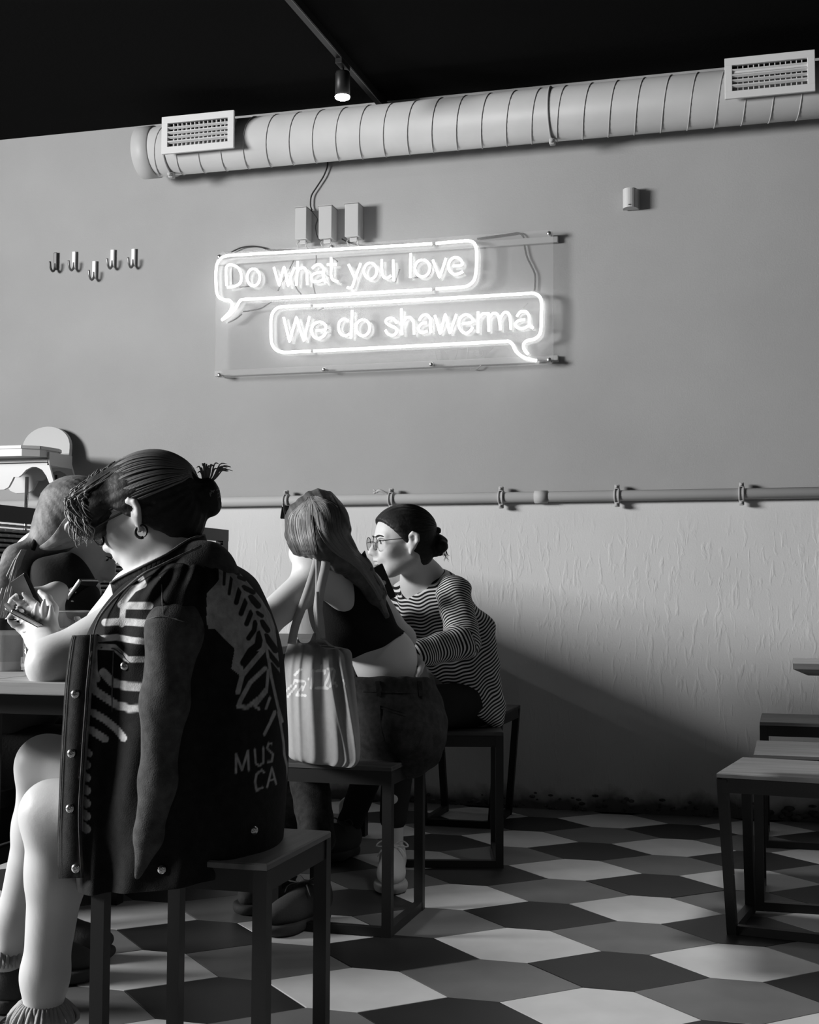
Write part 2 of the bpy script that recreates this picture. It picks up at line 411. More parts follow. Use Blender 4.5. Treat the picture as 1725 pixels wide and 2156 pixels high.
# ================================================================ PIPE ALONG THE WALL
pz = PIPE_Z; py_ = WALL_Y-.035; PR = .023
pipe = thing('wall_pipe', 'grey painted pipe clamped horizontally along the back wall', 'pipe', (-1.2, py_, pz))
q = MB(); q.tube([(X0+.02, py_, pz), (X1-.02, py_, pz)], PR, 16); q.build('tube', M['grey_paint'], pipe, True)
cp_ = PY(1140, 1046, py_); q = MB(); q.tube([(cp_.x-.028, py_, pz), (cp_.x+.028, py_, pz)], PR+.004, 16); q.build('coupling', M['grey_paint'], pipe, True)
for px in (604, 825, 1056, 1300, 1562):
    x = PY(px, 1046, py_).x
    q = MB()
    ring = [(x, py_+math.sin(a)*(PR+.005), pz+math.cos(a)*(PR+.005)) for a in np.linspace(0, 2*math.pi, 20)]
    for dx in (-.008, .008): q.tube([Vector(p)+Vector((dx, 0, 0)) for p in ring], .004, 6)
    q.tube([(x-.012, py_, pz), (x+.012, py_, pz)], PR+.004, 16)
    for s in (1, -1):
        q.box((x, py_-.004, pz+s*(PR+.014)), (.02, .022, .02), bev=.003); q.lathe([(.006, 0), (.006, .012), (.002, .014)], (x, py_-.014, pz+s*(PR+.014)), (0, -1, 0), 8)
    q.tube([(x, py_, pz), (x, WALL_Y, pz)], .006, 8)
    q.build('clamp', M['duct'], pipe, True)
q = MB(); a = PY(793, 1036, WALL_Y-.04); c = PY(818, 1042, WALL_Y-.04)
q.tube(catmull([a, a+Vector((.02, -.01, .006)), c], 4), [.006]*9, 6); q.tube([a, a+Vector((-.015, 0, .012))], .004, 6); q.tube([a, a+Vector((-.015, 0, -.006))], .004, 6)
tag(q.build('cable_end', M['cable_light'], smooth=True), 'frayed cable stub poking out beside a clamp of the wall pipe', 'cable')

# ================================================================ SPIRAL DUCT
DR = .112
dz = (PY(800, 329, WALL_Y-.16).z) + DR*1.02
dy = WALL_Y-DR-.045
dx0 = PY(290, 320, dy-.05).x; dx1 = X1-.01
duct = thing('ventilation_duct', 'long pale spiral-seam ventilation duct under the ceiling', 'duct', (-1.5, dy, dz))
q = MB(); q.tube([(dx0, dy, dz), (dx1, dy, dz)], DR, 48); q.build('pipe', M['duct'], duct, True)
hel = []; ptch = .1085
for k in range(int((dx1-dx0-.1)/ptch*28)):
    a = 2*math.pi*k/28; hel.append((dx0+.09+ptch*k/28, dy-math.sin(a)*(DR+.0005), dz-math.cos(a)*(DR+.0005)))
q = MB(); q.tube(hel, .0028, 6); q.build('spiral_seam', M['duct'], duct, True)
q = MB(); q.lathe([(.02, 0), (DR-.01, 0), (DR+.006, .002), (DR+.006, .075), (DR+.001, .08)], (dx0-.004, dy, dz), (1, 0, 0), 48, cap=False)
q.lathe([(.001, .004), (DR, .004)], (dx0-.004, dy, dz), (1, 0, 0), 48, False); q.build('end_cap', M['duct'], duct, True)
for px, py in ((352, 355), (1158, 260)):
    x = PY(px, py, dy-.06).x; q = MB()
    q.tube([(x, dy-math.sin(a)*(DR+.002), dz-math.cos(a)*(DR+.002)) for a in np.linspace(0, 2*math.pi, 40)], .0045, 6)
    q.box((x+.004, dy-.02, dz-DR-.012), (.024, .03, .026), bev=.004)
    q.lathe([(.009, 0), (.009, .02), (.006, .022)], (x+.004, dy-.03, dz-DR-.012), (0, -1, 0), 10)
    q.build('clamp', M['duct'], duct, True)

def vent(name, label, c0, c1, depth_y, closed_top):
    """supply grille on a stub that leaves the duct; c0 = upper left and c1 = lower right corner"""
    y = depth_y; xl, xr, zt, zb = c0.x, c1.x, c0.z, c1.z; w, h = xr-xl, zt-zb; xm, zm = (xl+xr)/2, (zt+zb)/2
    t = thing(name, label, 'air vent', (xm, y, zm))
    bw, bh = w*.085, h*.185
    f = MB()
    for s in (1, -1):
        f.box((xm, y, zm+s*(h/2-bh/2)), (w, .014, bh), bev=.002); f.box((xm+s*(w/2-bw/2), y, zm), (bw, .014, h-2*bh+.002), bev=.002)
    f.build('frame', M['white_metal'], t)
    s_ = MB(); ww, hh = w-bw*1.2, h-bh*1.2; yb = dy-DR*.4
    for s in (1, -1):
        s_.box((xm, (y+yb)/2, zm+s*hh/2), (ww, yb-y, .003)); s_.box((xm+s*ww/2, (y+yb)/2, zm), (.003, yb-y, hh))
    s_.build('collar', M['duct'], t)
    bk = MB(); bk.box((xm, y+.045, zm), (ww, .004, hh)); bk.build('damper', M['black'], t)
    iw, ih = w-2*bw, h-2*bh
    R = Matrix.Rotation(math.radians(-22), 3, 'X')
    for k in range(4):
        z = zm-ih/2+ih*(k+1)/5
        b_ = MB(); b_.box((xm, y, z), (iw, .014, .0035 if k % 2 else .006), R); b_.build('blade', M['white_metal'], t)
    if closed_top:
        b_ = MB(); b_.box((xm, y+.004, zm+ih/2-ih*.22), (iw, .003, ih*.2), R); b_.build('blade', M['white_metal'], t)
    for k in range(13):
        x = xm-iw/2+iw*(k+1)/14
        b_ = MB(); b_.box((x, y+.017, zm), (.0035, .014, ih)); b_.build('upright_blade', M['white_metal'], t)
vy = dy-DR-.035
vent('air_vent', 'white louvred air vent on the left end of the spiral duct', PY(342, 247.5, vy), PY(493, 311.5, vy), vy, False)
vent('air_vent', 'white louvred air vent near the right end of the spiral duct', PY(1526, 124.5, vy), PY(1717.5, 192, vy), vy, True)

# ================================================================ TRACK LIGHT
a = PZ(617, 0, CEIL_Z-.02); b_ = PZ(722, 122, CEIL_Z-.02); dirv = (b_-a).normalized()
trk = thing('light_track', 'black lighting track running over the dark ceiling', 'lighting track', (b_.x, b_.y, CEIL_Z-.02))
q = MB(); q.bar(a-dirv*1.6, b_+dirv*.62, .032, .034); q.build('rail', M['black_metal'], trk)
q = MB()
sx = dirv.cross(Vector((0, 0, 1))).normalized()*.011
q.bar(a-dirv*1.6+sx+Vector((0, 0, -.018)), b_+dirv*.62+sx+Vector((0, 0, -.018)), .004, .003)
q.build('contact_strip', mat('track_strip', .09, .5, .3), trk)
zt = CEIL_Z-.037; P = Vector((b_.x, b_.y, 0)); dpt = (Vector((b_.x, b_.y, zt))-CO).dot(CF)
def zpix(py): return PD(722, py, dpt).z
spot = thing('spotlight', 'lit black cylinder spotlight hanging from the ceiling track', 'spotlight', (P.x, P.y, zt))
q = MB(); q.box((P.x, P.y, zt-.012), (.03, .1, .024), Matrix.Rotation(math.atan2(dirv.y, dirv.x)-math.pi/2, 3, 'Z'), .003); q.build('adapter', M['black_metal'], spot)
q = MB(); q.tube([(P.x, P.y, zt-.02), (P.x, P.y, zpix(152))], .006, 8); q.build('stem', M['black_metal'], spot, True)
zb = zpix(205); R_ = 15.5/FPX*dpt
q = MB(); q.lathe([(.006, zpix(150)-zb), (R_*.9, zpix(152)-zb), (R_, zpix(156)-zb), (R_, 0), (R_*.93, 0), (R_*.85, .02)], (P.x, P.y, zb), (0, 0, 1), 28, False); q.build('body', M['black_metal'], spot, True)
q = MB(); q.lathe([(R_*.9, .006), (R_*1.04, -.001), (R_*.98, -.007), (R_*.6, -.013), (.001, -.015)], (P.x, P.y, zb), (0, 0, 1), 28, False); q.build('lamp', M['lamp_glow'], spot, True)
sl = bpy.data.lights.new('spot_beam', 'SPOT'); sl.energy = 6; sl.spot_size = math.radians(50); sl.spot_blend = .6; sl.shadow_soft_size = .03
so = bpy.data.objects.new('spot_beam', sl); COL.objects.link(so); so.location = (P.x, P.y, zb-.05)
# unseen ceiling lamp above the frame, added to light the aisle floor
dl = bpy.data.lights.new('unseen_aisle_lamp', 'SPOT'); dl.energy = 230; dl.spot_size = math.radians(78); dl.spot_blend = 1.0; dl.shadow_soft_size = .25
dlo = bpy.data.objects.new('unseen_aisle_lamp', dl); COL.objects.link(dlo); dlo.location = (.45, 3.35, CEIL_Z-.22)

# ================================================================ NEON SIGN
PY_S = WALL_Y-.052       # the acrylic sheet
PY_T = WALL_Y-.080       # the tubes in front of it
def cropA(x, y): return (440+x/5.75, 490+y/5.75)
def cropB(x, y): return (720+x/5.75, 490+y/5.75)
def cropC(x, y): return (560+x/5.75, 610+y/5.75)
def cropD(x, y): return (850+x/5.0735, 610+y/5.0735)
def tp(c, p, y=PY_T): return PY(*c(*p), y)
sign = thing('neon_sign', 'white neon sign of two lettered speech bubbles on a clear acrylic sheet', 'neon sign', PY(810, 640, PY_S))
cs = [PY(455.5, 530, PY_S), PY(459, 798, PY_S), PY(1166, 766, PY_S), PY(1163, 486, PY_S)]
xl, xr = cs[0].x, cs[2].x; zb_, zt_ = (cs[1].z+cs[2].z)/2, (cs[0].z+cs[3].z)/2
poly = []
for cx_, cz_, a0 in ((xr-.02, zt_-.02, 0), (xl+.02, zt_-.02, 90), (xl+.02, zb_+.02, 180), (xr-.02, zb_+.02, 270)):
    for k in range(5):
        a = math.radians(a0+k*22.5); poly.append((cx_+.02*math.cos(a), cz_+.02*math.sin(a)))
q = MB(); q.prism(poly, PY_S-.003, PY_S+.003, lambda u, v, w: Vector((u, w, v))); q.build('acrylic_sheet', M['acrylic'], sign)
for px, py in ((463, 790), (683, 778), (909, 767), (1157, 758), (463, 541), (1157, 492), (700, 521)):
    p = PY(px, py, PY_S); q = MB(); q.tube([(p.x, WALL_Y, p.z), (p.x, PY_S-.006, p.z)], .006, 10)
    q.lathe([(.010, 0), (.010, .004), (.006, .007)], (p.x, PY_S-.004, p.z), (0, -1, 0), 12); q.build('standoff', M['chrome'], sign, True)
for z in (zt_-.035, zb_+.03):
    q = MB(); q.box(((xl+xr)/2, WALL_Y-.012, z), (xr-xl+.03, .022, .028), bev=.003); q.build('mounting_rail', M['grey_paint'], sign)
TR = .0066
def neon(name, pts, closed=False, k=5, r=TR):
    q = MB(); q.tube(catmull(pts, k, closed), r, 8); return q
def lerp_line(p, q_, n): return [Vector(p).lerp(Vector(q_), t) for t in np.linspace(0, 1, n)]
# bubble 1 (upper), in three runs of tube
b1a = [tp(cropA, p) for p in ((155, 1058), (260, 985), (330, 900), (370, 832), (415, 808))]+lerp_line(tp(cropA, (600, 800)), tp(cropB, (1085, 686)), 6)
b1b = lerp_line(tp(cropB, (1140, 680)), tp(cropB, (1430, 660)), 3)+[tp(cropB, p) for p in ((1530, 640), (1600, 575), (1625, 470), (1632, 330), (1630, 210), (1600, 125), (1530, 98), (1440, 104))]+lerp_line(tp(cropB, (1330, 112)), tp(cropB, (1140, 130)), 2)
b1c = lerp_line(tp(cropB, (1090, 133)), tp(cropA, (350, 268)), 6)+[tp(cropA, p) for p in ((240, 276), (160, 300), (100, 375), (85, 480), (86, 600), (92, 710), (125, 785), (190, 812), (250, 820), (283, 870), (262, 945), (205, 1010), (165, 1050))]
b2a = lerp_line(tp(cropC, (535, 188)), tp(cropC, (260, 203)), 3)+[tp(cropC, p) for p in ((150, 215), (85, 275), (62, 370), (62, 480), (65, 610), (90, 690), (150, 743), (240, 757))]+lerp_line(tp(cropC, (340, 753)), tp(cropC, (540, 745)), 2)
b2b = lerp_line(tp(cropC, (580, 742)), tp(cropD, (1060, 553)), 6)+[tp(cropD, p) for p in ((1120, 550), (1165, 585), (1200, 655), (1270, 715), (1350, 742), (1422, 757))]
b2c = [tp(cropD, p) for p in ((1330, 688), (1290, 640), (1282, 585), (1320, 545), (1400, 525), (1455, 475), (1470, 390), (1473, 260), (1473, 130), (1445, 65), (1380, 38))]+lerp_line(tp(cropD, (1280, 43)), tp(cropC, (580, 196)), 6)
for pts in (b1a, b1b, b1c, b2a, b2b, b2c):
    neon('t', pts).build('bubble_tube', M['neon'], sign, True)
for c, p, p2 in ((cropB, (1085, 131), (1140, 129)), (cropB, (1085, 686), (1140, 680)), (cropC, (535, 188), (580, 196)), (cropC, (540, 745), (580, 742))):
    q = MB(); q.tube([tp(c, p), tp(c, p2)], TR*.5, 8); q.build('tube_joint', M['neon_joint'], sign, True)
def ell(cx, cy, rx, ry): return [(cx+rx*math.sin(a), cy-ry*math.cos(a)) for a in np.linspace(.15, 2*math.pi-.02, 18)]
LET = [
 (cropA, [[(215, 640), (209, 540), (208, 430), (235, 393), (300, 393), (362, 435), (392, 520), (380, 605), (315, 648), (225, 662)]]),
 (cropA, [ell(540, 540, 76, 104)]),
 (cropA, [[(787, 420), (815, 520), (848, 625), (856, 625), (880, 520), (906, 428), (914, 428), (935, 520), (956, 628), (964, 628), (995, 520), (1036, 420)]]),
 (cropA, [[(1076, 345), (1068, 480), (1060, 640)], [(1063, 500), (1095, 437), (1150, 425), (1183, 470), (1188, 550), (1190, 630)]]),
 (cropA, [[(1250, 432), (1300, 390), (1360, 393), (1388, 450), (1388, 540), (1413, 605)], [(1375, 480), (1300, 487), (1247, 520), (1250, 578), (1305, 597), (1380, 570)]]),
 (cropA, [[(1480, 300), (1480, 430), (1480, 520), (1505, 572), (1562, 592)], [(1432, 386), (1545, 384)]]),
 (cropB, [[(82, 385), (115, 460), (155, 545)], [(228, 370), (190, 470), (155, 570), (128, 650), (95, 670), (66, 662)]]),
 (cropB, [ell(345, 462, 77, 97)]),
 (cropB, [[(483, 325), (484, 440), (500, 525), (545, 550), (595, 520)], [(622, 330), (625, 460), (632, 585)]]),
 (cropB, [[(835, 250), (830, 400), (828, 545)]]),
 (cropB, [ell(975, 430, 90, 102)]),
 (cropB, [[(1102, 330), (1140, 430), (1178, 525), (1188, 525), (1225, 420), (1262, 310)]]),
 (cropB, [[(1345, 402), (1450, 392), (1448, 340), (1400, 302), (1335, 312), (1295, 375), (1303, 455), (1358, 503), (1425, 492), (1465, 470)]]),
 (cropC, [[(215, 335), (250, 480), (282, 610), (292, 610), (330, 470), (365, 350), (375, 350), (415, 490), (455, 600), (466, 600), (495, 460), (528, 325)]]),
 (cropC, [[(610, 495), (725, 478), (708, 412), (640, 390), (572, 425), (556, 500), (582, 570), (640, 590), (698, 560), (730, 510)]]),
 (cropC, [[(998, 378), (945, 352), (893, 390), (880, 460), (903, 530), (960, 556), (1012, 535)], [(1045, 250), (1038, 420), (1030, 588)]]),
 (cropC, [ell(1175, 460, 82, 98)]),
 (cropC, [[(1585, 402), (1540, 347), (1475, 350), (1452, 390), (1495, 430), (1565, 458), (1585, 508), (1545, 550), (1482, 540), (1447, 490)]]),
 (cropC, [[(1642, 232), (1645, 400), (1650, 545)], [(1655, 420), (1690, 350), (1745, 335), (1785, 390), (1790, 460), (1795, 540)]]),
 (cropD, [[(165, 330), (200, 277), (250, 270), (283, 310), (286, 400), (290, 460)], [(245, 352), (185, 368), (160, 418), (190, 460), (255, 440)]]),
 (cropD, [[(335, 275), (360, 360), (386, 455), (394, 455), (420, 360), (443, 275), (449, 275), (470, 360), (491, 450), (499, 450), (530, 360), (565, 262)]]),
 (cropD, [[(635, 362), (738, 342), (718, 287), (660, 266), (604, 306), (590, 380), (618, 440), (668, 464), (718, 435), (736, 400)]]),
 (cropD, [[(796, 235), (796, 350), (795, 460)], [(805, 300), (845, 257), (890, 258)]]),
 (cropD, [[(905, 245), (908, 350), (911, 445)], [(916, 295), (960, 250), (1005, 268), (1026, 340), (1032, 430)], [(1030, 315), (1072, 246), (1120, 252), (1140, 320), (1146, 425)]]),
 (cropD, [[(1210, 287), (1250, 236), (1310, 236), (1340, 285), (1345, 370), (1385, 410)], [(1300, 318), (1225, 332), (1195, 370), (1220, 406), (1285, 410), (1335, 385)]]),
]
for c, strokes in LET:
    q = MB()
    for s in strokes: q.tube(catmull([tp(c, p) for p in s], 4), TR*.86, 8)
    q.build('letter', M['neon'], sign, True)
# blacked-out tube returns behind the sheet
dk = MB()
for c, pts in ((cropA, [(1030, 335), (990, 410), (950, 490), (880, 610), (835, 705)]), (cropA, [(1300, 275), (1300, 350), (1280, 420)]), (cropA, [(1262, 620), (1275, 690), (1290, 740)]),
               (cropA, [(1030, 600), (1070, 690), (1120, 745)]), (cropA, [(1500, 305), (1560, 350)]), (cropA, [(1410, 495), (1455, 535)]), (cropA, [(370, 662), (430, 655), (500, 650)]),
               (cropA, [(415, 955), (490, 948)]), (cropA, [(490, 945), (620, 920), (690, 880), (760, 835)]), (cropA, [(230, 1090), (330, 1040), (400, 985)]), (cropA, [(288, 420), (285, 520), (288, 620)]),
               (cropB, [(700, 440), (675, 520), (650, 600)]), (cropB, [(860, 548), (920, 540)]), (cropB, [(1095, 385), (1080, 470), (1040, 530)]), (cropC, [(640, 245), (700, 220)]), (cropC, [(755, 420), (740, 490)])):
    dk = MB(); dk.tube(catmull([tp(c, p, PY_S+.012) for p in pts], 3), .0032, 6); dk.build('blacked_return', M['neon_dark'], sign, True)
gl = MB()  # pale tubes standing in for squiggled reflections behind the sheet
for c, pts in ((cropA, [(725, 640), (800, 705), (905, 815)]), (cropD, [(330, 640), (345, 700), (360, 752)]), (cropD, [(385, 640), (398, 700), (392, 745)]), (cropD, [(450, 640), (480, 720), (515, 775), (560, 710), (578, 630)]),
               (cropD, [(610, 635), (685, 625), (680, 720), (690, 815)]), (cropD, [(710, 848), (790, 845), (850, 765), (880, 690), (960, 615)]), (cropD, [(760, 640), (755, 690), (800, 715), (850, 695), (830, 630), (800, 640), (810, 680)]),
               (cropD, [(300, 480), (330, 560)]), (cropD, [(480, 560), (520, 490), (560, 500), (580, 570)]), (cropC, [(110, 690), (180, 610), (250, 560)]), (cropC, [(880, 220), (950, 310)]), (cropC, [(680, 275), (715, 320), (690, 370)]),
               (cropA, [(170, 220), (260, 300), (300, 345)]), (cropD, [(1290, 430), (1305, 520)]), (cropD, [(1250, 220), (1330, 140)])):
    gl = MB(); gl.tube(catmull([tp(c, p, WALL_Y-.02) for p in pts], 4), .0017, 6); gl.build('reflected_squiggle', M['cable_light'], sign, True)

# cables round the sign
def cable(pts, r, label, m='cable', y=WALL_Y-.012):
    q = MB(); q.tube(catmull([PY(px, py, y) if len((px, py)) == 2 else None for px, py in pts], 5), r, 6)
    return tag(q.build('cable', M[m], smooth=True), label, 'cable')
cable([(690, 338), (689, 352), (681, 372), (667, 394), (656, 412), (654, 432), (657, 442)], .0036, 'thin dark cable dropping from the duct to the transformer boxes')
cable([(487, 531), (495, 527), (510, 521), (532, 518.5), (552, 521), (566, 526), (590, 526), (622, 526)], .0032, 'dark cable arching over the upper left edge of the neon sign')
cable([(1005, 503), (1040, 498), (1075, 493), (1093, 491), (1103, 500), (1105, 518), (1110, 541), (1119, 560), (1127, 580), (1126, 612)], .0042, 'dark cable hanging down the right of the upper neon bubble')
cable([(720, 503), (738, 512), (765, 517), (800, 516), (850, 513)], .0028, 'thin cable running right from the transformer boxes along the sign top')

# ================================================================ TRANSFORMERS, SENSOR, HOOKS
def transformer(fx0, fx1, ytop, ybot, label):
    yf = WALL_Y-.075
    a, b_ = PY(fx0, ytop, yf), PY(fx1, ybot, yf); w, h = b_.x-a.x, a.z-b_.z
    t = thing('transformer_box', label, 'transformer', ((a.x+b_.x)/2, WALL_Y, b_.z), 'neon transformers over the sign')
    q = MB(); q.box(((a.x+b_.x)/2, WALL_Y-.037, (a.z+b_.z)/2), (w, .073, h), bev=.002); q.build('case', M['white_box'], t)
    q = MB(); q.box(((a.x+b_.x)/2, WALL_Y-.04, a.z+.0015), (w+.004, .08, .003)); q.build('lid', M['grey_paint'], t)
    q = MB(); xm = (a.x+b_.x)/2
    q.box((xm+.005, WALL_Y-.05, b_.z-.011), (w*.55, .02, .018), bev=.002); q.build('terminal_block', M['grey_paint'], t)
    for s in (-1, 1):
        q = MB(); x = xm+s*w*.28
        q.tube(catmull([(x, WALL_Y-.05, b_.z-.004), (x+s*.008, WALL_Y-.058, b_.z-.018), (x+s*.004, WALL_Y-.05, b_.z-.032), (x+s*.022, WALL_Y-.03, b_.z-.05)], 4), .0022, 6)
        q.build('lead', M['cable_light'], t, True)
transformer(622, 644.5, 437.5, 502, 'leftmost of the three grey transformer boxes over the neon sign')
transformer(671, 698, 434.5, 500, 'middle one of the three grey transformer boxes over the neon sign')
transformer(726, 754, 429.5, 496, 'rightmost of the three grey transformer boxes over the neon sign')
cable([(655, 442), (661, 452), (668, 462), (664, 478), (669, 500), (680, 506)], .0035, 'short dark cable between the left and middle transformer boxes', y=WALL_Y-.05)

a, b_ = PY(1310.5, 398, WALL_Y-.05), PY(1342, 436, WALL_Y-.05)
t = thing('motion_sensor', 'small white motion sensor high on the wall at right', 'motion sensor', ((a.x+b_.x)/2, WALL_Y, b_.z))
w, h = b_.x-a.x, a.z-b_.z; xm, zm = (a.x+b_.x)/2, (a.z+b_.z)/2
q = MB(); q.box((xm+.006, WALL_Y-.009, zm+.004), (w*.95, .018, h*1.06), bev=.004); q.build('base', M['white_plastic'], t)
poly = [(-w/2, -.012)]+[(w/2*math.cos(a), -.02-.045*math.sin(a)**.7 if math.sin(a) > 0 else -.02) for a in np.linspace(math.pi, 0, 14)]+[(w/2, -.012)]
q = MB(); q.prism(poly, zm-h/2, zm+h/2, lambda u, v, z: Vector((xm+u, WALL_Y+v, z))); q.build('cover', M['white_plastic'], t, False)
q = MB(); q.box((xm+.001, WALL_Y-.064, zm-h*.38), (.01, .004, .004)); q.build('led', M['black'], t)
q = MB(); q.box((xm+.004, WALL_Y-.03, zm+h*.5+.004), (w*.4, .03, .008), bev=.002); q.build('bracket', M['white_plastic'], t)

for px, ytop, name in ((117, 535, 'leftmost'), (156, 533, 'second from left'), (198.5, 553, 'lowest'), (237, 529, 'fourth from left'), (281, 527, 'rightmost')):
    yb = ytop+33; p = PY(px, ytop, WALL_Y-.008); pb = PY(px, yb, WALL_Y-.008)
    lab = {'lowest': 'metal coat hook that sits lowest of the five on the left wall'}.get(name, '%s of the five metal coat hooks on the wall' % name)
    dark = name == 'leftmost'
    mm = M['black_metal'] if False else (mat('dark_steel', .10, .4, .4, metal=.6) if dark else M['chrome_w'] if 'chrome_w' in M else M.setdefault('chrome_w', mat('pale_steel', .8, .4, .3)))
    t = thing('coat_hook', lab, 'coat hook', (p.x, WALL_Y, pb.z), 'coat hooks on the wall')
    q = MB(); q.box((p.x, WALL_Y-.006, (p.z+pb.z)/2+.004), (.019, .012, p.z-pb.z+.008), bev=.003); q.build('plate', mm, t)
    q = MB(); z0 = pb.z
    q.tube(catmull([(p.x, WALL_Y-.008, z0+.03), (p.x, WALL_Y-.012, z0+.004), (p.x-.001, WALL_Y-.028, z0-.012), (p.x-.002, WALL_Y-.046, z0+.0), (p.x-.003, WALL_Y-.052, z0+.03)], 5), .0055, 8)
    q.build('prong', mat('hook_steel', .22, .35, .4, metal=.6) if not dark else mm, t, True)
# ================================================================ FURNITURE
def stool(label, fl, fr_, br, bl, lean=None, z=.45, topm='seat_wood', group='black steel stools with wooden seats'):
    """square steel-framed stool; four seat corners (x, y) and per-leg offsets of the feet"""
    cs = [Vector((p[0], p[1], 0)) for p in (fl, fr_, br, bl)]; c = sum(cs, Vector())/4
    lean = lean or [(0, 0)]*4
    t = thing('stool', label, 'stool', (c.x, c.y, 0), group)
    lt, sz = .026, .038
    q = MB(); n = len(cs)
    top = [Vector((p.x, p.y, z)) for p in cs]; bot = [Vector((p.x, p.y, z-.012)) for p in cs]
    ins = [p+(c-p)*.012 for p in cs]
    V = bot+[Vector((p.x, p.y, z-.003)) for p in cs]+[Vector((p.x, p.y, z)) for p in ins]
    q.add(V, [(3, 2, 1, 0), (8, 9, 10, 11)]+[(k*4+i, k*4+(i+1) % 4, (k+1)*4+(i+1) % 4, (k+1)*4+i) for k in range(2) for i in range(4)])
    q.build('seat', M[topm], t)
    ic = [p+(c-p).normalized()*.018 for p in cs]
    feet = [Vector((ic[i].x+lean[i][0], ic[i].y+lean[i][1], 0)) for i in range(4)]
    hd = [Vector((p.x, p.y, z-.0125)) for p in ic]
    for i in range(4):
        q = MB(); d = (feet[i]-hd[i]).normalized(); q.bar(hd[i], feet[i], lt, lt, (ic[1]-ic[0])); q.build('leg', M['black_metal'], t)
    for i in range(4):
        q = MB(); a, b_ = hd[i]-Vector((0, 0, sz/2)), hd[(i+1) % 4]-Vector((0, 0, sz/2)); q.bar(a, b_, .02, sz); q.build('seat_rail', M['black_metal'], t)
    for i in (1, 3):
        q = MB(); q.bar(feet[i]+Vector((0, 0, .013)), feet[(i+1) % 4]+Vector((0, 0, .013)), lt*.9, lt*.9); q.build('foot_rail', M['black_metal'], t)
    q = MB(); q.bar(feet[0]+Vector((0, 0, .013)), feet[1]+Vector((0, 0, .013)), lt*.9, lt*.9); q.build('foot_rail', M['black_metal'], t)
    return t
def sq(xr, yf, s, rot=0, corner='fr'):
    """corners of a square stool from its front right corner"""
    ux = Vector((math.cos(rot), math.sin(rot))); uy = Vector((-math.sin(rot), math.cos(rot))); o = Vector((xr, yf))
    return (o-ux*s), o, (o+uy*s), (o-ux*s+uy*s)
stool('dark wooden stool under the person in the painted denim jacket', *sq(-.870, 2.175, .335), topm='seat_wood2')
stool('dark stool carrying the person in the cropped black top', *sq(-1.028, 3.455, .345), topm='seat_wood')
stool('dark stool under the person in the striped shirt', *sq(-.925, 4.42, .37, math.radians(15)), topm='seat_wood')
p = PZ(1096, 1484, .45)
stool('empty dark stool against the wall behind the striped shirt', *sq(p.x, p.y-.36, .36), lean=[(.03, 0), (-.035, 0), (-.035, 0), (.03, 0)])
# row at the right-hand table
a = PZ(1509, 1627, .45); a2 = PZ(1556, 1598, .45); v = Vector((a2.x-a.x, a2.y-a.y)); v.normalize(); u = Vector((v.y, -v.x)); s = .37
A2 = Vector((a.x, a.y))
la, lb = PZ(1543, 1966, 0), PZ(1581, 1920, 0); b2 = A2+v*s
cC = A2+(u+v)*s/2
fa = A2+(cC-A2).normalized()*.018; fb = b2+(cC-b2).normalized()*.018
L0, L3 = (la.x-fa.x, la.y-fa.y), (lb.x-fb.x, lb.y-fb.y)
stool('nearest stool of the right-hand row, with slanting black legs', A2, A2+u*s, A2+(u+v)*s, b2, lean=[L0, L0, L3, L3], topm='table_wood2', group='stools along the right-hand table')
a = PZ(1587, 1587, .45); stool('middle stool of the right-hand row', *sq(a.x+.37, a.y, .37), topm='table_wood2', group='stools along the right-hand table')
a = PZ(1600, 1520, .45); stool('farthest stool of the right-hand row, next to the wall', *sq(a.x+.37, a.y, .37), topm='table_wood2', group='stools along the right-hand table')

def table(label, x0, x1, y0, y1, z, m, th=.03, bevel=False, legs=()):
    t = thing('table', label, 'table', ((x0+x1)/2, (y0+y1)/2, 0))
    if bevel:      # top with its underside cut back
        q = MB(); e = .035
        q.hexa([(x0+e, y0+e, z-th), (x1, y0+e, z-th), (x1, y1, z-th), (x0+e, y1, z-th), (x0, y0, z-th*.45), (x1, y0, z-th*.45), (x1, y1, z-th*.45), (x0, y1, z-th*.45)])
        q.box(((x0+x1)/2, (y0+y1)/2, z-th*.225), (x1-x0, y1-y0, th*.45)); q.build('tabletop', m, t)
    else:          # three long boards
        n = 3; w = (x1-x0)/n
        for k in range(n):
            q = MB(); q.box((x0+w*(k+.5), (y0+y1)/2, z-th/2), (w-.002, y1-y0, th), bev=.002); q.build('plank', m, t)
    for (lx, ly) in legs:
        q = MB(); q.box((lx, ly, (z-th)/2), (.04, .04, z-th)); q.build('leg', M['black_metal'], t)
    q = MB(); xm0, xm1 = x0+(.4 if bevel else .05), x1-.05
    for yy in (y0+.06, y1-.06): q.bar((xm0, yy, z-th-.02), (xm1, yy, z-th-.02), .03, .04)
    for xx in (xm0, xm1): q.bar((xx, y0+.06, z-th-.02), (xx, y1-.06, z-th-.02), .03, .04)
    q.build('apron', M['black_metal'], t)
    return t
TX0, TX1, TY0, TY1 = -1.84, -1.25, 2.19, 2.98
table('pale wooden table with the paper cup and glass on it', TX0, TX1, TY0, TY1, .75, M['table_wood'], .024, legs=((TX0+.08, TY0+.1), (TX0+.34, TY0+.1), (TX0+.06, TY1-.08)))
table('farther pale wooden table hidden behind the seated group', -2.0, -1.48, 3.50, 4.95, .75, M['table_wood'], .024, legs=((-1.92, 3.6), (-1.92, 4.85), (-1.56, 4.85)))
a, a1 = PZ(1670, 1397, .75), PZ(1668, 1385.5, .75)
table('narrow dark tabletop end at the right edge above the row of stools', a.x, a.x+.75, a.y, a1.y, .75, M['table_wood2'], .030, True, legs=((a.x+.5, a.y+.12), (a.x+.7, a.y+.12)))

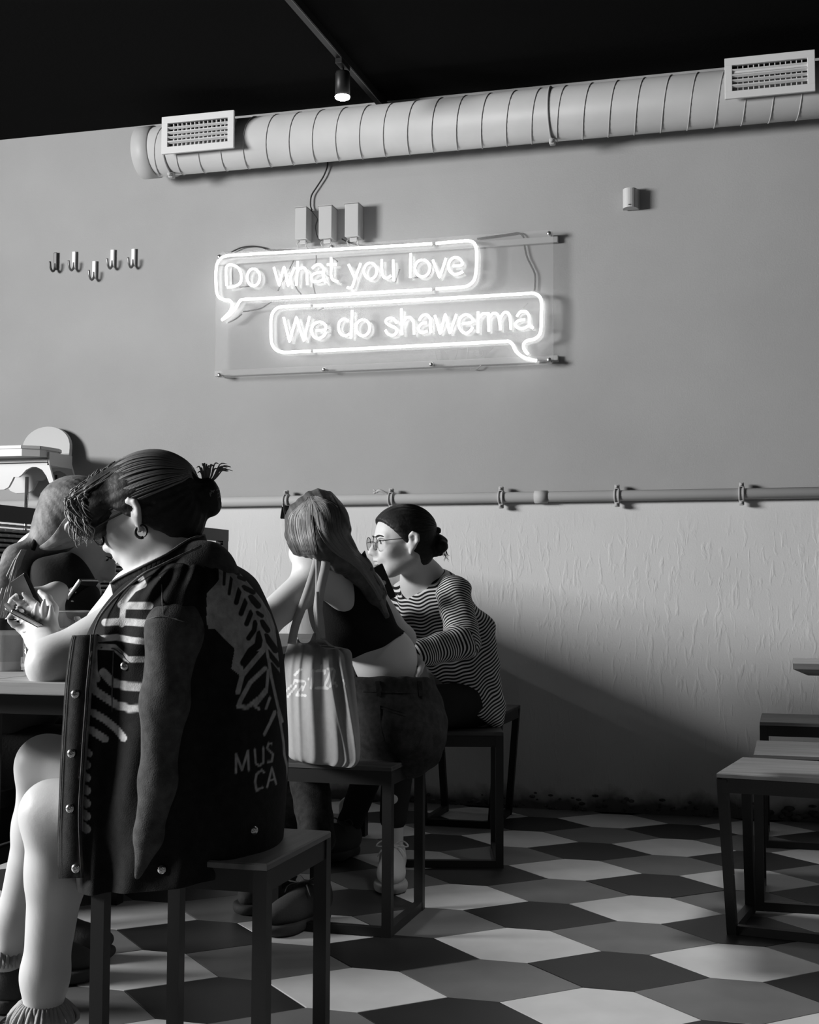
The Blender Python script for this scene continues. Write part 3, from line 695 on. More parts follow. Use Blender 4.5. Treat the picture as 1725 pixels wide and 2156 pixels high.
# ---------------------------------------------------------------- woven screen behind the bench
PXN = -2.36; pe = PX(474, 1116, PXN); ps = PX(-60, 1070, PXN)
ztop = pe.z; ya, yb = 3.2, min(pe.y, WALL_Y-.03)-0.0
scr = thing('bench', 'bench with a black framed woven backrest standing out from the wall', 'bench', (PXN, (ya+yb)/2, 0))
q = MB(); q.box((PXN+.20, (ya+yb)/2, .43), (.36, yb-ya, .04), bev=.004); q.build('seat', M['seat_wood'], scr)
for yy in (ya+.06, yb-.08):
    q = MB(); q.box((PXN+.35, yy, .205), (.04, .04, .41)); q.build('leg', M['frame_black'], scr)
q = MB(); fwid = .05
q.bar((PXN, ya, ztop-fwid/2), (PXN, yb, ztop-fwid/2), .035, fwid); q.build('top_rail', M['frame_black'], scr)
q = MB(); q.bar((PXN, ya, .1), (PXN, yb, .1), .035, fwid); q.build('bottom_rail', M['frame_black'], scr)
for yy in (ya+.02, yb-.03):
    q = MB(); q.bar((PXN, yy, 0), (PXN, yy, ztop-fwid), .034, .055, (0, 1, 0)); q.build('post', M['frame_black'], scr)
q = MB(); q.box((PXN-.012, (ya+yb)/2, .62), (.006, yb-ya-.02, ztop-.2)); q.build('backing', M['rattan_back'], scr)
z = ztop-fwid-.012; k = 0
while z > .62:
    q = MB(); n = int((yb-ya)/.022); pts = []
    V = []; F = []
    for i in range(n+1):
        y = ya+.03+(yb-ya-.08)*i/n; off = .004*(1 if (i+k) % 2 else -1)
        V += [(PXN+.004+off, y, z-.0045), (PXN+.007+off, y, z), (PXN+.004+off, y, z+.0045), (PXN-.001+off, y, z)]
    F = [(i*4+j, (i+1)*4+j, (i+1)*4+(j+1) % 4, i*4+(j+1) % 4) for i in range(n) for j in range(4)]
    q.add(V, F); q.build('strip', M['rattan'], scr); z -= .0155; k += 1

# ---------------------------------------------------------------- high chair on a dark cabinet by the wall
HY = 5.47
cabz = .98
cx0, cx1 = PY(-70, 1000, HY).x, PY(150, 1000, HY).x
cab = thing('side_cabinet', 'dark side cabinet under the white high chair', 'cabinet', ((cx0+cx1)/2, HY+.1, 0))
q = MB(); q.box(((cx0+cx1)/2, HY-.07, cabz/2), (cx1-cx0, .5, cabz-.03), bev=.004); q.build('body', M['frame_black'], cab)
q = MB(); q.box(((cx0+cx1)/2, HY-.07, cabz-.0145), (cx1-cx0+.03, .53, .03), bev=.004); q.build('top', M['table_wood2'], cab)
for s in (-1, 1):
    q = MB(); q.box(((cx0+cx1)/2+s*(cx1-cx0)/4, HY-.328, cabz/2), ((cx1-cx0)/2-.02, .016, cabz-.12), bev=.003); d = q.build('door', M['frame_black'], cab)
    q = MB(); q.tube([((cx0+cx1)/2+s*.03, HY-.35, cabz*.5), ((cx0+cx1)/2+s*.03, HY-.35, cabz*.65)], .006, 8); q.build('handle', M['stud'], d)
def hp(px, py, dy=0): return PY(px, py, HY+dy)
hc = thing('high_chair', 'white plastic child high chair with tray and thin metal legs', 'high chair', hp(60, 1010))
hc.location.z = cabz
bpy.context.view_layer.update()
def slab(name, pts, y0, y1, m, lean=None, bev=0):
    q = MB(); P = [hp(x, y) for x, y in pts]; P.reverse()
    f = lean or (lambda p: 0)
    n = len(P); V = [Vector((p.x, y0+f(p), p.z)) for p in P]+[Vector((p.x, y1+f(p), p.z)) for p in P]
    q.add(V, [tuple(range(n-1, -1, -1)), tuple(range(n, 2*n))]+[(i, (i+1) % n, n+(i+1) % n, n+i) for i in range(n)])
    return q.build(name, m, hc)
zz = hp(0, 960).z
backp = [(10, 965), (12, 935)]+[(65+51*math.cos(a)*(1 if True else 1), 940-50*math.sin(a)**.9) for a in np.linspace(math.pi*.97, .03, 18)]+[(116, 940), (117, 966)]
slab('backrest', backp, HY+.12, HY+.145, M['white_plastic'], lambda p: (p.z-zz)*.22)
tz0, tz1 = hp(0, 971).z, hp(0, 953).z
trp = [(-42, -.17), (-30, -.20), (96, -.20), (122, -.155), (128, -.03), (120, .03), (100, .07), (-20, .07), (-42, .03)]
q = MB(); q.prism([(hp(u, 960).x, HY+v) for u, v in trp], tz0, tz1-.004); 
q.build('tray', M['white_plastic'], hc)
q = MB()
for i in range(len(trp)):
    (u0, v0), (u1, v1) = trp[i], trp[(i+1) % len(trp)]
    q.bar((hp(u0, 960).x, HY+v0, tz1), (hp(u1, 960).x, HY+v1, tz1), .012, .014)
q.build('tray_rim', M['white_plastic'], hc)
def basin(): return [(-22, 966), (124, 970), (131, 995), (137, 1018), (128, 1021), (122, 1006), (113, 993), (101, 987), (92, 987), (80, 993), (70, 1004), (64, 1008), (54, 1008), (49, 1018), (43, 1029), (34, 1034), (8, 1035), (-4, 1030), (-14, 1015)]
slab('front_apron', basin(), HY-.10, HY-.086, M['white_plastic'])
slab('rear_apron', basin(), HY+.10, HY+.114, M['white_plastic'])
q = MB(); c = hp(57, 985); q.box((c.x, HY, c.z+.012), (hp(126, 985).x-hp(-12, 985).x, .2, .012), bev=.004)
q.box((hp(-12, 985).x, HY, c.z+.03), (.01, .2, .06)); q.box((hp(126, 985).x, HY, c.z+.03), (.01, .2, .06)); q.build('seat', M['white_plastic'], hc)
for px, py0, px1, dy0, dy1 in ((57, 1004, 55, -.092, -.10), (132, 1016, 146, -.092, -.13), (-16, 1010, -30, -.092, -.13), (118, 1000, 134, .106, .14)):
    a, b_ = hp(px, py0, dy0), hp(px1, 1000, dy1); b_ = Vector((b_.x, HY+dy1, cabz+.001))
    q = MB(); q.tube([a, b_], .0085 if px == 57 else .006, 10); q.build('leg', M['stud'] if px == 57 else M['frame_black'], hc, True)
# ================================================================ IMPLICIT SURFACES for bodies, hair and cloth
# working frame: r = to the right of the view, d = away from the camera, z = up (a plain turn of the world by YAW)
_cy, _sy = math.cos(YAW), math.sin(YAW)
def to_rdz(P): return np.array([P[0]*_cy+P[1]*_sy, -P[0]*_sy+P[1]*_cy, P[2]])
def to_world(A): A = np.asarray(A); return np.stack([A[..., 0]*_cy-A[..., 1]*_sy, A[..., 0]*_sy+A[..., 1]*_cy, A[..., 2]], -1)
def p3(px, py, d):      # image point at distance d along the floor -> r, d, z
    r = ray(px, py); f = -r.x*_sy+r.y*_cy
    return to_rdz(CO+r*(d/f))
class Field:
    def __init__(s, lo, hi, h):
        s.h = h; s.lo = np.asarray(lo, float); n = np.ceil((np.asarray(hi)-s.lo)/h).astype(int)+1
        s.n = n; s.ax = [s.lo[i]+h*np.arange(n[i]) for i in range(3)]
        s.v = np.full(n, 9.0, np.float32)
    def _sub(s, lo, hi):
        i0 = np.clip(np.floor((np.asarray(lo)-s.lo)/s.h).astype(int), 0, s.n-1); i1 = np.clip(np.ceil((np.asarray(hi)-s.lo)/s.h).astype(int)+1, 1, s.n)
        sl = tuple(slice(a, max(a+1, b)) for a, b in zip(i0, i1))
        X = s.ax[0][sl[0]][:, None, None].astype(np.float32); Y = s.ax[1][sl[1]][None, :, None].astype(np.float32); Z = s.ax[2][sl[2]][None, None, :].astype(np.float32)
        return sl, X, Y, Z
    def _comb(s, sl, d, k, op):
        a = s.v[sl]
        if op == 'add':
            if k > 0:
                h = np.maximum(k-np.abs(a-d), 0)/k; s.v[sl] = np.minimum(a, d)-h*h*k*.25
            else: s.v[sl] = np.minimum(a, d)
        elif op == 'sub':
            d = -d
            if k > 0:
                h = np.maximum(k-np.abs(a-d), 0)/k; s.v[sl] = np.maximum(a, d)+h*h*k*.25
            else: s.v[sl] = np.maximum(a, d)
    def cone(s, a, b, ra, rb=None, k=.02, op='add', flat=None):
        """rounded cone; flat = (unit axis, factor) squeezes the section along that axis"""
        rb = ra if rb is None else rb; a = np.asarray(a, float); b = np.asarray(b, float); m = max(ra, rb)*(1 if flat is None else max(1, 1/flat[1] if flat[1] < 1 else 1))+k+2*s.h
        sl, X, Y, Z = s._sub(np.minimum(a, b)-m, np.maximum(a, b)+m)
        ab = b-a; L = max(ab@ab, 1e-9)
        dx, dy, dz = X-a[0], Y-a[1], Z-a[2]
        t = np.clip((dx*ab[0]+dy*ab[1]+dz*ab[2])/L, 0, 1)
        ex, ey, ez = dx-t*ab[0], dy-t*ab[1], dz-t*ab[2]
        if flat is not None:
            ax, f = np.asarray(flat[0], float), flat[1]; q = ex*ax[0]+ey*ax[1]+ez*ax[2]
            d = np.sqrt(np.maximum(ex*ex+ey*ey+ez*ez-q*q, 0)+(q/f)**2)-(ra+(rb-ra)*t)
            d = d*min(1, f)**.5
        else: d = np.sqrt(ex*ex+ey*ey+ez*ez)-(ra+(rb-ra)*t)
        s._comb(sl, d, k, op); return s
    def ell(s, c, r, R=None, k=.02, op='add'):
        """ellipsoid; R columns = its axes in r, d, z"""
        c = np.asarray(c, float); r = np.asarray(r, float); R = np.eye(3) if R is None else np.asarray(R)
        ext = np.sqrt(((R*r)**2).sum(1))+k+2*s.h
        sl, X, Y, Z = s._sub(c-ext, c+ext)
        dx, dy, dz = X-c[0], Y-c[1], Z-c[2]
        q = [(dx*R[0, i]+dy*R[1, i]+dz*R[2, i])/r[i] for i in range(3)]
        k0 = np.sqrt(q[0]**2+q[1]**2+q[2]**2); k1 = np.sqrt((q[0]/r[0])**2+(q[1]/r[1])**2+(q[2]/r[2])**2)
        d = k0*(k0-1)/np.maximum(k1, 1e-6)
        s._comb(sl, d, k, op); return s
    def cut(s, p, nrm, k=0):        # keep the side the normal points away from
        p = np.asarray(p, float); nn = np.asarray(nrm, float); nn = nn/np.linalg.norm(nn)
        sl, X, Y, Z = s._sub(s.lo, s.lo+s.h*s.n)
        d = (X-p[0])*nn[0]+(Y-p[1])*nn[1]+(Z-p[2])*nn[2]
        s._comb(sl, -d, k, 'sub'); return s
    def ripple(s, fn):              # fn(X, Y, Z) -> added distance
        sl, X, Y, Z = s._sub(s.lo, s.lo+s.h*s.n)
        near = np.abs(s.v) < .06
        w = fn(X, Y, Z)*np.ones(s.n, np.float32); s.v = np.where(near, s.v+w, s.v); return s
    def mesh(s):
        v = s.v; v = np.pad(v, 1, constant_values=9.0)
        ins = v < 0; nx, ny, nz = v.shape
        cnt = np.zeros((nx-1, ny-1, nz-1), np.int8)
        for i in (0, 1):
            for j in (0, 1):
                for k in (0, 1): cnt += ins[i:nx-1+i, j:ny-1+j, k:nz-1+k]
        act = (cnt > 0) & (cnt < 8)
        ci = np.argwhere(act)
        idx = np.full(act.shape, -1, np.int64); idx[act] = np.arange(len(ci))
        acc = np.zeros((len(ci), 3)); num = np.zeros(len(ci))
        C8 = [(i, j, k) for i in (0, 1) for j in (0, 1) for k in (0, 1)]
        vals = {c: v[ci[:, 0]+c[0], ci[:, 1]+c[1], ci[:, 2]+c[2]].astype(float) for c in C8}
        for a in C8:
            for ax in range(3):
                if a[ax]: continue
                b = list(a); b[ax] = 1; b = tuple(b); va, vb = vals[a], vals[b]; m = (va < 0) != (vb < 0)
                t = np.where(m, va/np.where(m, va-vb, 1), 0)
                for q in range(3): acc[:, q] += np.where(m, a[q]+(t if q == ax else 0), 0)
                num += m
        V = (ci+acc/num[:, None]-1)*s.h+s.lo
        F = []
        for ax in range(3):
            o = [q for q in range(3) if q != ax]
            a = ins[tuple(slice(0, -1) if q == ax else slice(1, -1) for q in range(3))]; b = ins[tuple(slice(1, None) if q == ax else slice(1, -1) for q in range(3))]
            e = np.argwhere(a != b)
            if not len(e): continue
            flip = a[e[:, 0], e[:, 1], e[:, 2]]
            base = e.copy()
            for q in o: base[:, q] += 1
            def cell(u, w):
                c = base.copy(); c[:, o[0]] -= u; c[:, o[1]] -= w; return idx[c[:, 0], c[:, 1], c[:, 2]]
            quad = np.stack([cell(1, 1), cell(0, 1), cell(0, 0), cell(1, 0)], 1)
            fl = flip if ax != 1 else ~flip
            quad[~fl] = quad[~fl][:, ::-1]
            F.append(quad)
        F = np.concatenate(F); F = F[(F >= 0).all(1)]
        return V, F
def field_obj(name, fd, m, parent, attrs=None, label=None, relax=1):
    V, F = fd.mesh() if isinstance(fd, Field) else fd
    for _ in range(relax):       # one soft Laplacian pass takes the grid out of the shading
        S = np.zeros_like(V); N = np.zeros(len(V))
        for a in range(4):
            np.add.at(S, F[:, a], V[F[:, (a+1) % 4]]); np.add.at(N, F[:, a], 1)
            np.add.at(S, F[:, (a+1) % 4], V[F[:, a]]); np.add.at(N, F[:, (a+1) % 4], 1)
        V = V*.5+.5*S/np.maximum(N, 1)[:, None]
    W = to_world(V)
    me = bpy.data.meshes.new(name)
    me.vertices.add(len(W)); me.vertices.foreach_set('co', W.astype(np.float32).ravel())
    me.loops.add(F.size); me.loops.foreach_set('vertex_index', F.ravel().astype(np.int32))
    me.polygons.add(len(F)); me.polygons.foreach_set('loop_start', np.arange(0, F.size, 4, dtype=np.int32)); me.polygons.foreach_set('loop_total', np.full(len(F), 4, dtype=np.int32))
    me.update(calc_edges=True); me.validate()
    me.polygons.foreach_set('use_smooth', [True]*len(me.polygons))
    me.materials.append(m)
    for k, fn in (attrs or {}).items():
        at = me.attributes.new(k, 'FLOAT', 'POINT'); at.data.foreach_set('value', fn(V).astype(np.float32))
    o = bpy.data.objects.new(name, me)
    if label: o['label'] = label
    return link(o, parent)
def unit(v): v = np.asarray(v, float); return v/np.linalg.norm(v)
def tubes_obj(name, lines, r, m, parent, label=None, n=5, stuff=False, k=4):
    q = MB()
    for i, L in enumerate(lines):
        P = catmull([Vector(to_world(np.asarray(p))) for p in L], k); rr = r[i] if isinstance(r, list) else r
        q.tube(P, [rr*(1 if j < len(P)*.7 else max(.25, (len(P)-j)/(len(P)*.3))) for j in range(len(P))], n)
    o = q.build(name, m, parent, True, label)
    if stuff: o['kind'] = 'stuff'
    return o
def mb_rdz(q):       # a mesh collected in r, d, z -> world
    q.v = [Vector(to_world(np.array(v))) for v in q.v]; return q
def seg_dist2(P, A, B):      # distance in 2-D from points to a segment, and the parameter
    ab = B-A; t = np.clip(((P-A)@ab)/max(ab@ab, 1e-12), 0, 1); return np.linalg.norm(P-(A+t[:, None]*ab), axis=1), t

def head_frame(fwd, up):
    f = unit(fwd); u = np.asarray(up, float); u = unit(u-f*(u@f)); l = np.cross(u, f)    # forward, left, up
    return np.stack([f, l, u], 1)
def head_add(F, c, R, s=1.0, ears=(1, 1), neck=None, face=True):
    """skull, face and ears; head frame x forward, y left, z up, in metres at s = 1 (height .225)"""
    c = np.asarray(c, float)
    def T(x, y, z): return c+R@(np.array([x, y, z])*s)
    E = lambda p, r, k=.02, op='add': F.ell(T(*p), np.array(r)*s, R, k*s, op)
    E((-.018, 0, .035), (.096, .074, .080), 0); E((.022, 0, .005), (.066, .064, .090), .03); E((.030, 0, -.060), (.052, .050, .050), .04)
    E((.058, 0, -.093), (.026, .026, .020), .03); 
    F.cone(T(-.02, .050, -.055), T(.05, .022, -.094), .016*s, .014*s, .03*s); F.cone(T(-.02, -.050, -.055), T(.05, -.022, -.094), .016*s, .014*s, .03*s)
    if face:
        for q in (1, -1):
            E((.060, q*.040, -.028), (.024, .022, .020), .025)
            E((.100, q*.031, -.001), (.020, .018, .0125), .014, 'sub')
            F.cone(T(.080, q*.012, .020), T(.072, q*.044, .018), .0085*s, .007*s, .014*s)
            E((.098, q*.0125, -.036), (.0095, .0075, .0075), .008)
            F.cone(T(.0765, q*.017, -.002), T(.0735, q*.044, -.003), .0095*s, .007*s, .006*s)
        F.cone(T(.083, 0, .012), T(.112, 0, -.032), .0085*s, .0105*s, .014*s)
        E((.084, 0, -.058), (.016, .024, .016), .02)
        E((.0935, 0, -.0615), (.0085, .0215, .0052), .005); E((.0915, 0, -.0735), (.0085, .0185, .0062), .005)
        E((.103, 0, -.0672), (.010, .023, .0016), .003, 'sub')
    for q, on in zip((1, -1), ears):
        if not on: continue
        ax = R@unit((-.25, q*1.0, .0))
        ear = [(-.004, .074, -.036), (-.012, .085, -.022), (-.024, .097, .000), (-.022, .099, .018), (-.007, .094, .026), (.004, .084, .014)]
        for a, b in zip(ear[:-1], ear[1:]): F.cone(T(a[0], q*a[1], a[2]), T(b[0], q*b[1], b[2]), .0056*s, .0056*s, .004*s)
        F.cone(T(-.002, q*.070, -.016), T(-.016, q*.090, .010), .011*s, .009*s, .01*s); E((-.010, q*.084, -.002), (.014, .006, .026), .008); F.ell(T(-.003, q*.078, -.038), np.array((.009, .006, .011))*s, R, .006*s)
        E((-.009, q*.094, .003), (.0075, .006, .014), .003, 'sub')
    return T
def limb(F, pts, rad, k=.02):
    for a, b, ra, rb in zip(pts[:-1], pts[1:], rad[:-1], rad[1:]): F.cone(a, b, ra, rb, k)
def hand_add(F, wrist, palm_dir, palm_n, curls, s=1.0, thumb=1, spread=.012, thumb_bend=.5):
    """palm, four unequal fingers with two bends each and a thumb from the side of the palm.
    palm_n = the way the palm faces; fingers curl towards it"""
    w = np.asarray(wrist, float); f = unit(palm_dir); n = np.asarray(palm_n, float); n = unit(n-f*(n@f)); x = np.cross(f, n)
    L = .085*s
    F.ell(w+f*L*.55, (L*.62, .040*s, .0155*s), np.stack([f, x, n], 1), .012)
    F.cone(w-f*.02*s, w+f*.02*s, .026*s, .026*s, .02, flat=(n, .72))
    for i, (q, ln) in enumerate(zip((.030, .0105, -.0095, -.028), (.070, .078, .072, .056))):
        b = w+f*L*(.98-.05*abs(i-1.2))+x*q*s*thumb; c = curls[i]; a1, a2, a3 = c*.75, c*1.75, c*2.4
        dirs = [f*math.cos(a)+n*math.sin(a)+x*thumb*(q*spread*20) for a in (a1, a2, a3)]
        P = [b-f*.02*s, b]; 
        for dd, m in zip(dirs, (.46, .31, .25)): P.append(P[-1]+unit(dd)*ln*m*s)
        rr = [.0088*s, .0086*s, .0078*s, .0070*s, .0058*s]
        for u in range(4): F.cone(P[u], P[u+1], rr[u], rr[u+1], .005)
    b = w+f*L*.25+x*.030*s*thumb
    P = [b, b+(f*.55+x*thumb*.75+n*.25*thumb_bend*2)*.036*s]
    P.append(P[-1]+(f*.85+x*thumb*.25+n*thumb_bend)*.026*s); P.append(P[-1]+(f*.9-x*thumb*.05+n*thumb_bend*1.2)*.022*s)
    rr = [.0145*s, .0105*s, .009*s, .0075*s]
    for u in range(3): F.cone(P[u], P[u+1], rr[u], rr[u+1], .008)

def ridge(F, c, R, amp=.0016, fr=34, s=1.0):
    """combed ridges running from the hairline back, about the head's long axis"""
    c = np.asarray(c, float); a = np.asarray(R, np.float32)
    def fn(X, Y, Z):
        x, y, z = X-c[0], Y-c[1], Z-c[2]
        ly = x*a[0, 1]+y*a[1, 1]+z*a[2, 1]; lz = x*a[0, 2]+y*a[1, 2]+z*a[2, 2]-.02*s; lx = x*a[0, 0]+y*a[1, 0]+z*a[2, 0]
        ph = np.arctan2(ly, lz)
        return amp*(.6*np.sin(ph*fr+lx*18)+.4*np.sin(ph*fr*2.3+lx*30+1))
    return F.ripple(fn)
def meridians(T, n, grow, a0=48, a1=172, span=1.9, jit=.02, end=None, m=7):
    """hair lines over the skull from the hairline to the back"""
    L = []
    for k in range(n):
        ph = span*(2*(k+.5)/n-1)+rng.uniform(-jit, jit); b0 = a0+rng.uniform(-5, 5)+10*abs(ph); P = []
        for al in np.radians(np.linspace(b0, a1, m)):
            P.append(T(-.018+(.096+grow)*math.cos(al), (.074+grow)*math.sin(al)*math.sin(ph), .035+(.080+grow)*math.sin(al)*math.cos(ph)))
        if end is not None: P.append(end+rng.uniform(-.006, .006, 3))
        L.append(P)
    return L

from mathutils.bvhtree import BVHTree
def bvh(*objs):
    V, F = [], []
    for o in objs:
        n = len(V); V += [v.co.copy() for v in o.data.vertices]; F += [tuple(i+n for i in p.vertices) for p in o.data.polygons]
    return BVHTree.FromPolygons(V, F)
def stick(tree, px, py, off=.001, d=2.4):
    """the spot on a garment under a measured image point, lifted a little off the cloth (r, d, z)"""
    r = ray(px, py).normalized(); h = tree.ray_cast(CO, r)
    if h[0] is None: return p3(px, py, d)
    return to_rdz(h[0]-r*off)
# ================================================================ PEOPLE
def stripe_mat(name, attr, lo, hi, duty=.5, rough=.9):
    m = attr_mat(name, attr, lo, hi, rough, bump=.15, bscale=300, soft=.12)
    nt = m.node_tree; a = [n for n in nt.nodes if n.type == 'ATTRIBUTE'][0]; r = [n for n in nt.nodes if n.type == 'MAP_RANGE'][0]
    fr = nd(nt, 'ShaderNodeMath', operation='SINE'); mu = nd(nt, 'ShaderNodeMath', operation='MULTIPLY'); mu.inputs[1].default_value = 2*math.pi
    ad = nd(nt, 'ShaderNodeMath', operation='MULTIPLY_ADD'); ad.inputs[1].default_value = .5; ad.inputs[2].default_value = duty
    nt.links.new(a.outputs['Fac'], mu.inputs[0]); nt.links.new(mu.outputs[0], fr.inputs[0]); nt.links.new(fr.outputs[0], ad.inputs[0]); nt.links.new(ad.outputs[0], r.inputs['Value'])
    return m
def loft(rows, n=160, front=.7, ex=2.3, fold=None, fine=None):
    """closed rings through rows (py, px_left, px_right, d, half_depth), finely sampled towards the viewer side"""
    R = np.array(rows, float)
    if fine:
        t = np.linspace(0, len(R)-1, fine); i = np.clip(t.astype(int), 0, len(R)-2); u = (t-i)[:, None]
        g = lambda k: R[np.clip(i+k, 0, len(R)-1)]
        R = .5*(2*g(0)+(g(1)-g(-1))*u+(2*g(-1)-5*g(0)+4*g(1)-g(2))*u**2+(3*g(0)-g(-1)-3*g(1)+g(2))*u**3)
    nf = int(n*front); th = np.concatenate([np.linspace(0, math.pi, nf, endpoint=False), np.linspace(math.pi, 2*math.pi, n-nf, endpoint=False)])
    V = []
    for (py, l, r, d, b) in R:
        A, B = p3(l, py, d), p3(r, py, d); c = (A+B)/2; a = (B[0]-A[0])/2
        x = a*np.sign(np.cos(th))*np.abs(np.cos(th))**(2/ex); y = -b*np.sign(np.sin(th))*np.abs(np.sin(th))**(2/ex)
        V.append(np.stack([c[0]+x, c[1]+y, np.full(n, c[2])], 1))
    V = np.array(V); m = len(V)
    if fold is not None: V = fold(V, th, np.linspace(0, 1, m))
    F = [(i*n+k, i*n+(k+1) % n, (i+1)*n+(k+1) % n, (i+1)*n+k) for i in range(m-1) for k in range(n)]
    return V.reshape(-1, 3), np.array(F)
def to_px(V):       # where a point of the design lies on the drawing (used once, to lay paint on cloth)
    W = to_world(V)-np.array(CO)
    z = W@np.array(CF); return np.stack([862.5+FPX*(W@np.array(CR))/z, 1078-FPX*(W@np.array(CU))/z], 1)
def inpoly(P, poly):
    poly = np.array(poly, float); x, y = P[:, 0], P[:, 1]; c = np.zeros(len(P), bool); j = len(poly)-1
    for i in range(len(poly)):
        xi, yi, xj, yj = *poly[i], *poly[j]
        with np.errstate(divide='ignore', invalid='ignore'):
            c ^= ((yi > y) != (yj > y)) & (x < (xj-xi)*(y-yi)/(yj-yi if yj != yi else 1e-9)+xi)
        j = i
    return c
def stroke(P, pts, w, soft=2.0):
    best = np.full(len(P), 1e9); pts = np.array(pts, float)
    for a, b in zip(pts[:-1], pts[1:]): best = np.minimum(best, seg_dist2(P, a, b)[0])
    return np.clip((w/2-best)/soft+.5, 0, 1)
def shoe(parent, ankle, toe, m, up=(0, 0, 1), label=None, frill=False):
    """low canvas sneaker from the heel under the ankle to the toe"""
    a = np.asarray(ankle, float); t = np.asarray(toe, float); f = t-a; f[2] = 0; L = np.linalg.norm(f)+.06; f = unit(f); s = np.cross(np.array([0, 0, 1.]), f); U = np.array([0, 0, 1.])
    z0 = a[2]; base = np.array([a[0], a[1], 0]); R = np.stack([f, s, U], 1)
    P = lambda x, y, z: base+f*x+s*y+U*z
    F = Field(base-.16-np.abs(f)*L, base+.16+np.abs(f)*L+np.array([0, 0, .02]), .0045)
    F.ell(P(L-.13, 0, .050), (.095, .043, .036), R, .03); F.ell(P(.02, 0, .060), (.075, .036, .052), R, .03); F.cone(P(.0, 0, .07), P(.0, 0, .115), .038, .036, .03)
    F.cone(P(.05, 0, .082), P(L-.12, 0, .055), .034, .030, .03)
    F.cut(P(0, 0, .112), (-.25, 0, 1) @ np.stack([f, s, U])); F.cut(P(0, 0, .026), -U)
    F.cone(P(.0, 0, .13), P(0, 0, .075), .028, .028, 0, 'sub')
    o = field_obj('shoe', F, m, parent, relax=2, label=label)
    G = Field(base-.16-np.abs(f)*L, base+.16+np.abs(f)*L, .0045)
    G.cone(P(.0, 0, .02), P(.07, 0, .02), .041, .038, .01, flat=(U, .9)); G.cone(P(.07, 0, .02), P(L-.10, 0, .02), .038, .049, .01, flat=(U, .9)); G.ell(P(L-.10, 0, .022), (.07, .047, .026), R, .02); G.cut(P(0, 0, .032), U); G.cut(P(0, 0, .002), -U)
    field_obj('sole', G, M['sole'] if m is M['shoe'] else M['shoe_dark'], o, relax=1)
    lac = []
    for k in range(5):
        x = .055+k*(L-.20)/5; zt = .112-k*.0095
        lac.append([P(x, -.026, zt-.012), P(x+.004, -.012, zt+.004), P(x+.012, .012, zt+.003), P(x+.016, .026, zt-.016)])
        lac.append([P(x, .026, zt-.012), P(x+.004, .012, zt+.004), P(x+.012, -.012, zt+.003), P(x+.016, -.026, zt-.016)])
    for q in (1, -1): lac.append([P(.05, 0, .116), P(.045, q*.03, .132), P(.06, q*.05, .118), P(.055, q*.012, .116)]); lac.append([P(.05, 0, .116), P(.08, q*.03, .112), P(.085, q*.045, .09)])
    tubes_obj('laces', lac, .0026, M['white_cloth'] if m is M['shoe'] else M['shoe_dark'], o, n=5)
    if frill:
        fr = []
        for k in range(40):
            an = k/40*2*math.pi; c, s_ = math.cos(an), math.sin(an)
            fr.append([P(.036*c, .036*s_, .15), P(.045*c, .045*s_, .145), P(.060*c+rng.uniform(-.006, .006), .060*s_+rng.uniform(-.006, .006), .122), P(.054*c, .054*s_, .105)])
        tubes_obj('sock_frill', fr, .0045, M['sock'], o, n=5, stuff=True)
    return o
def arcs(T, n, f):
    return [[T(*f(u, t)) for t in np.linspace(0, 1, 6)] for u in np.linspace(0, 1, n)]
def hair_cap(F, c, R, s, grow, off, nrm=(.75, 0, -.66), k=.004):
    E = lambda p, r: F.ell(np.asarray(c)+R@(np.array(p)*s), (np.array(r)+grow)*s, R, .03*s)
    E((-.018, 0, .035), (.096, .074, .080)); E((.010, 0, .030), (.078, .066, .072)); E((-.045, 0, -.030), (.060, .058, .055))
    F.cut(np.asarray(c)+R@np.array((off*nrm[0], 0, off*nrm[2]))*s/(nrm[0]**2+nrm[2]**2), R@np.array(nrm), k)
def glasses(parent, T, rim, m, y=.033, x=.106, z=-.003, tr=.0013, square=False, lens=True):
    for q in (1, -1):
        ring = [T(x-.10*abs(rim*math.cos(a)*.25), q*(y)+rim*math.cos(a), z+rim*math.sin(a)*.95) for a in np.linspace(0, 2*math.pi, 26)]
        tubes_obj('rim', [ring], tr, m, parent, k=1)
        if lens:
            qd = MB(); P = [Vector(to_world(p)) for p in ring[:-1]]; off = Vector(to_world(T(1, 0, 0)))-Vector(to_world(T(0, 0, 0))); off = off.normalized()*.0012
            n = len(P); qd.add(P+[p+off for p in P], [tuple(range(n-1, -1, -1)), tuple(range(n, 2*n))]+[(i, (i+1) % n, n+(i+1) % n, n+i) for i in range(n)])
            qd.build('lens', M['lens'], parent)
        tubes_obj('temple', [[T(x-.004, q*(y+rim), z+.006), T(x-.03, q*(y+rim+.012), z+.008), T(.0, q*.078, .008), T(-.018, q*.081, -.002)]], tr, m, parent)
    tubes_obj('bridge', [[T(x+.001, -(y-rim), z+.004), T(x+.005, 0, z+.008), T(x+.001, y-rim, z+.004)]], tr, m, parent)
def eyes(parent, T, s):
    for q in (1, -1):
        c = T(.0735, q*.031, -.001); b = MB(); b.ball(c, .0125*s, 14); mb_rdz(b).build('eye', M['eye_white'], parent, True)
        b = MB(); b.ball(T(.0815, q*.0315, -.0015), .0062*s, 12); mb_rdz(b).build('iris', M['iris'], parent, True)
        tubes_obj('eyebrow', [[T(.094, q*.014, .019), T(.091, q*.030, .023), T(.080, q*.047, .018)]], .0026*s, M['hair_dark'], parent)
        tubes_obj('eyelashes', [[T(.0865, q*.020, .0035), T(.0885, q*.031, .0065), T(.080, q*.043, .0025)]], .0014*s, M['hair_dark'], parent)
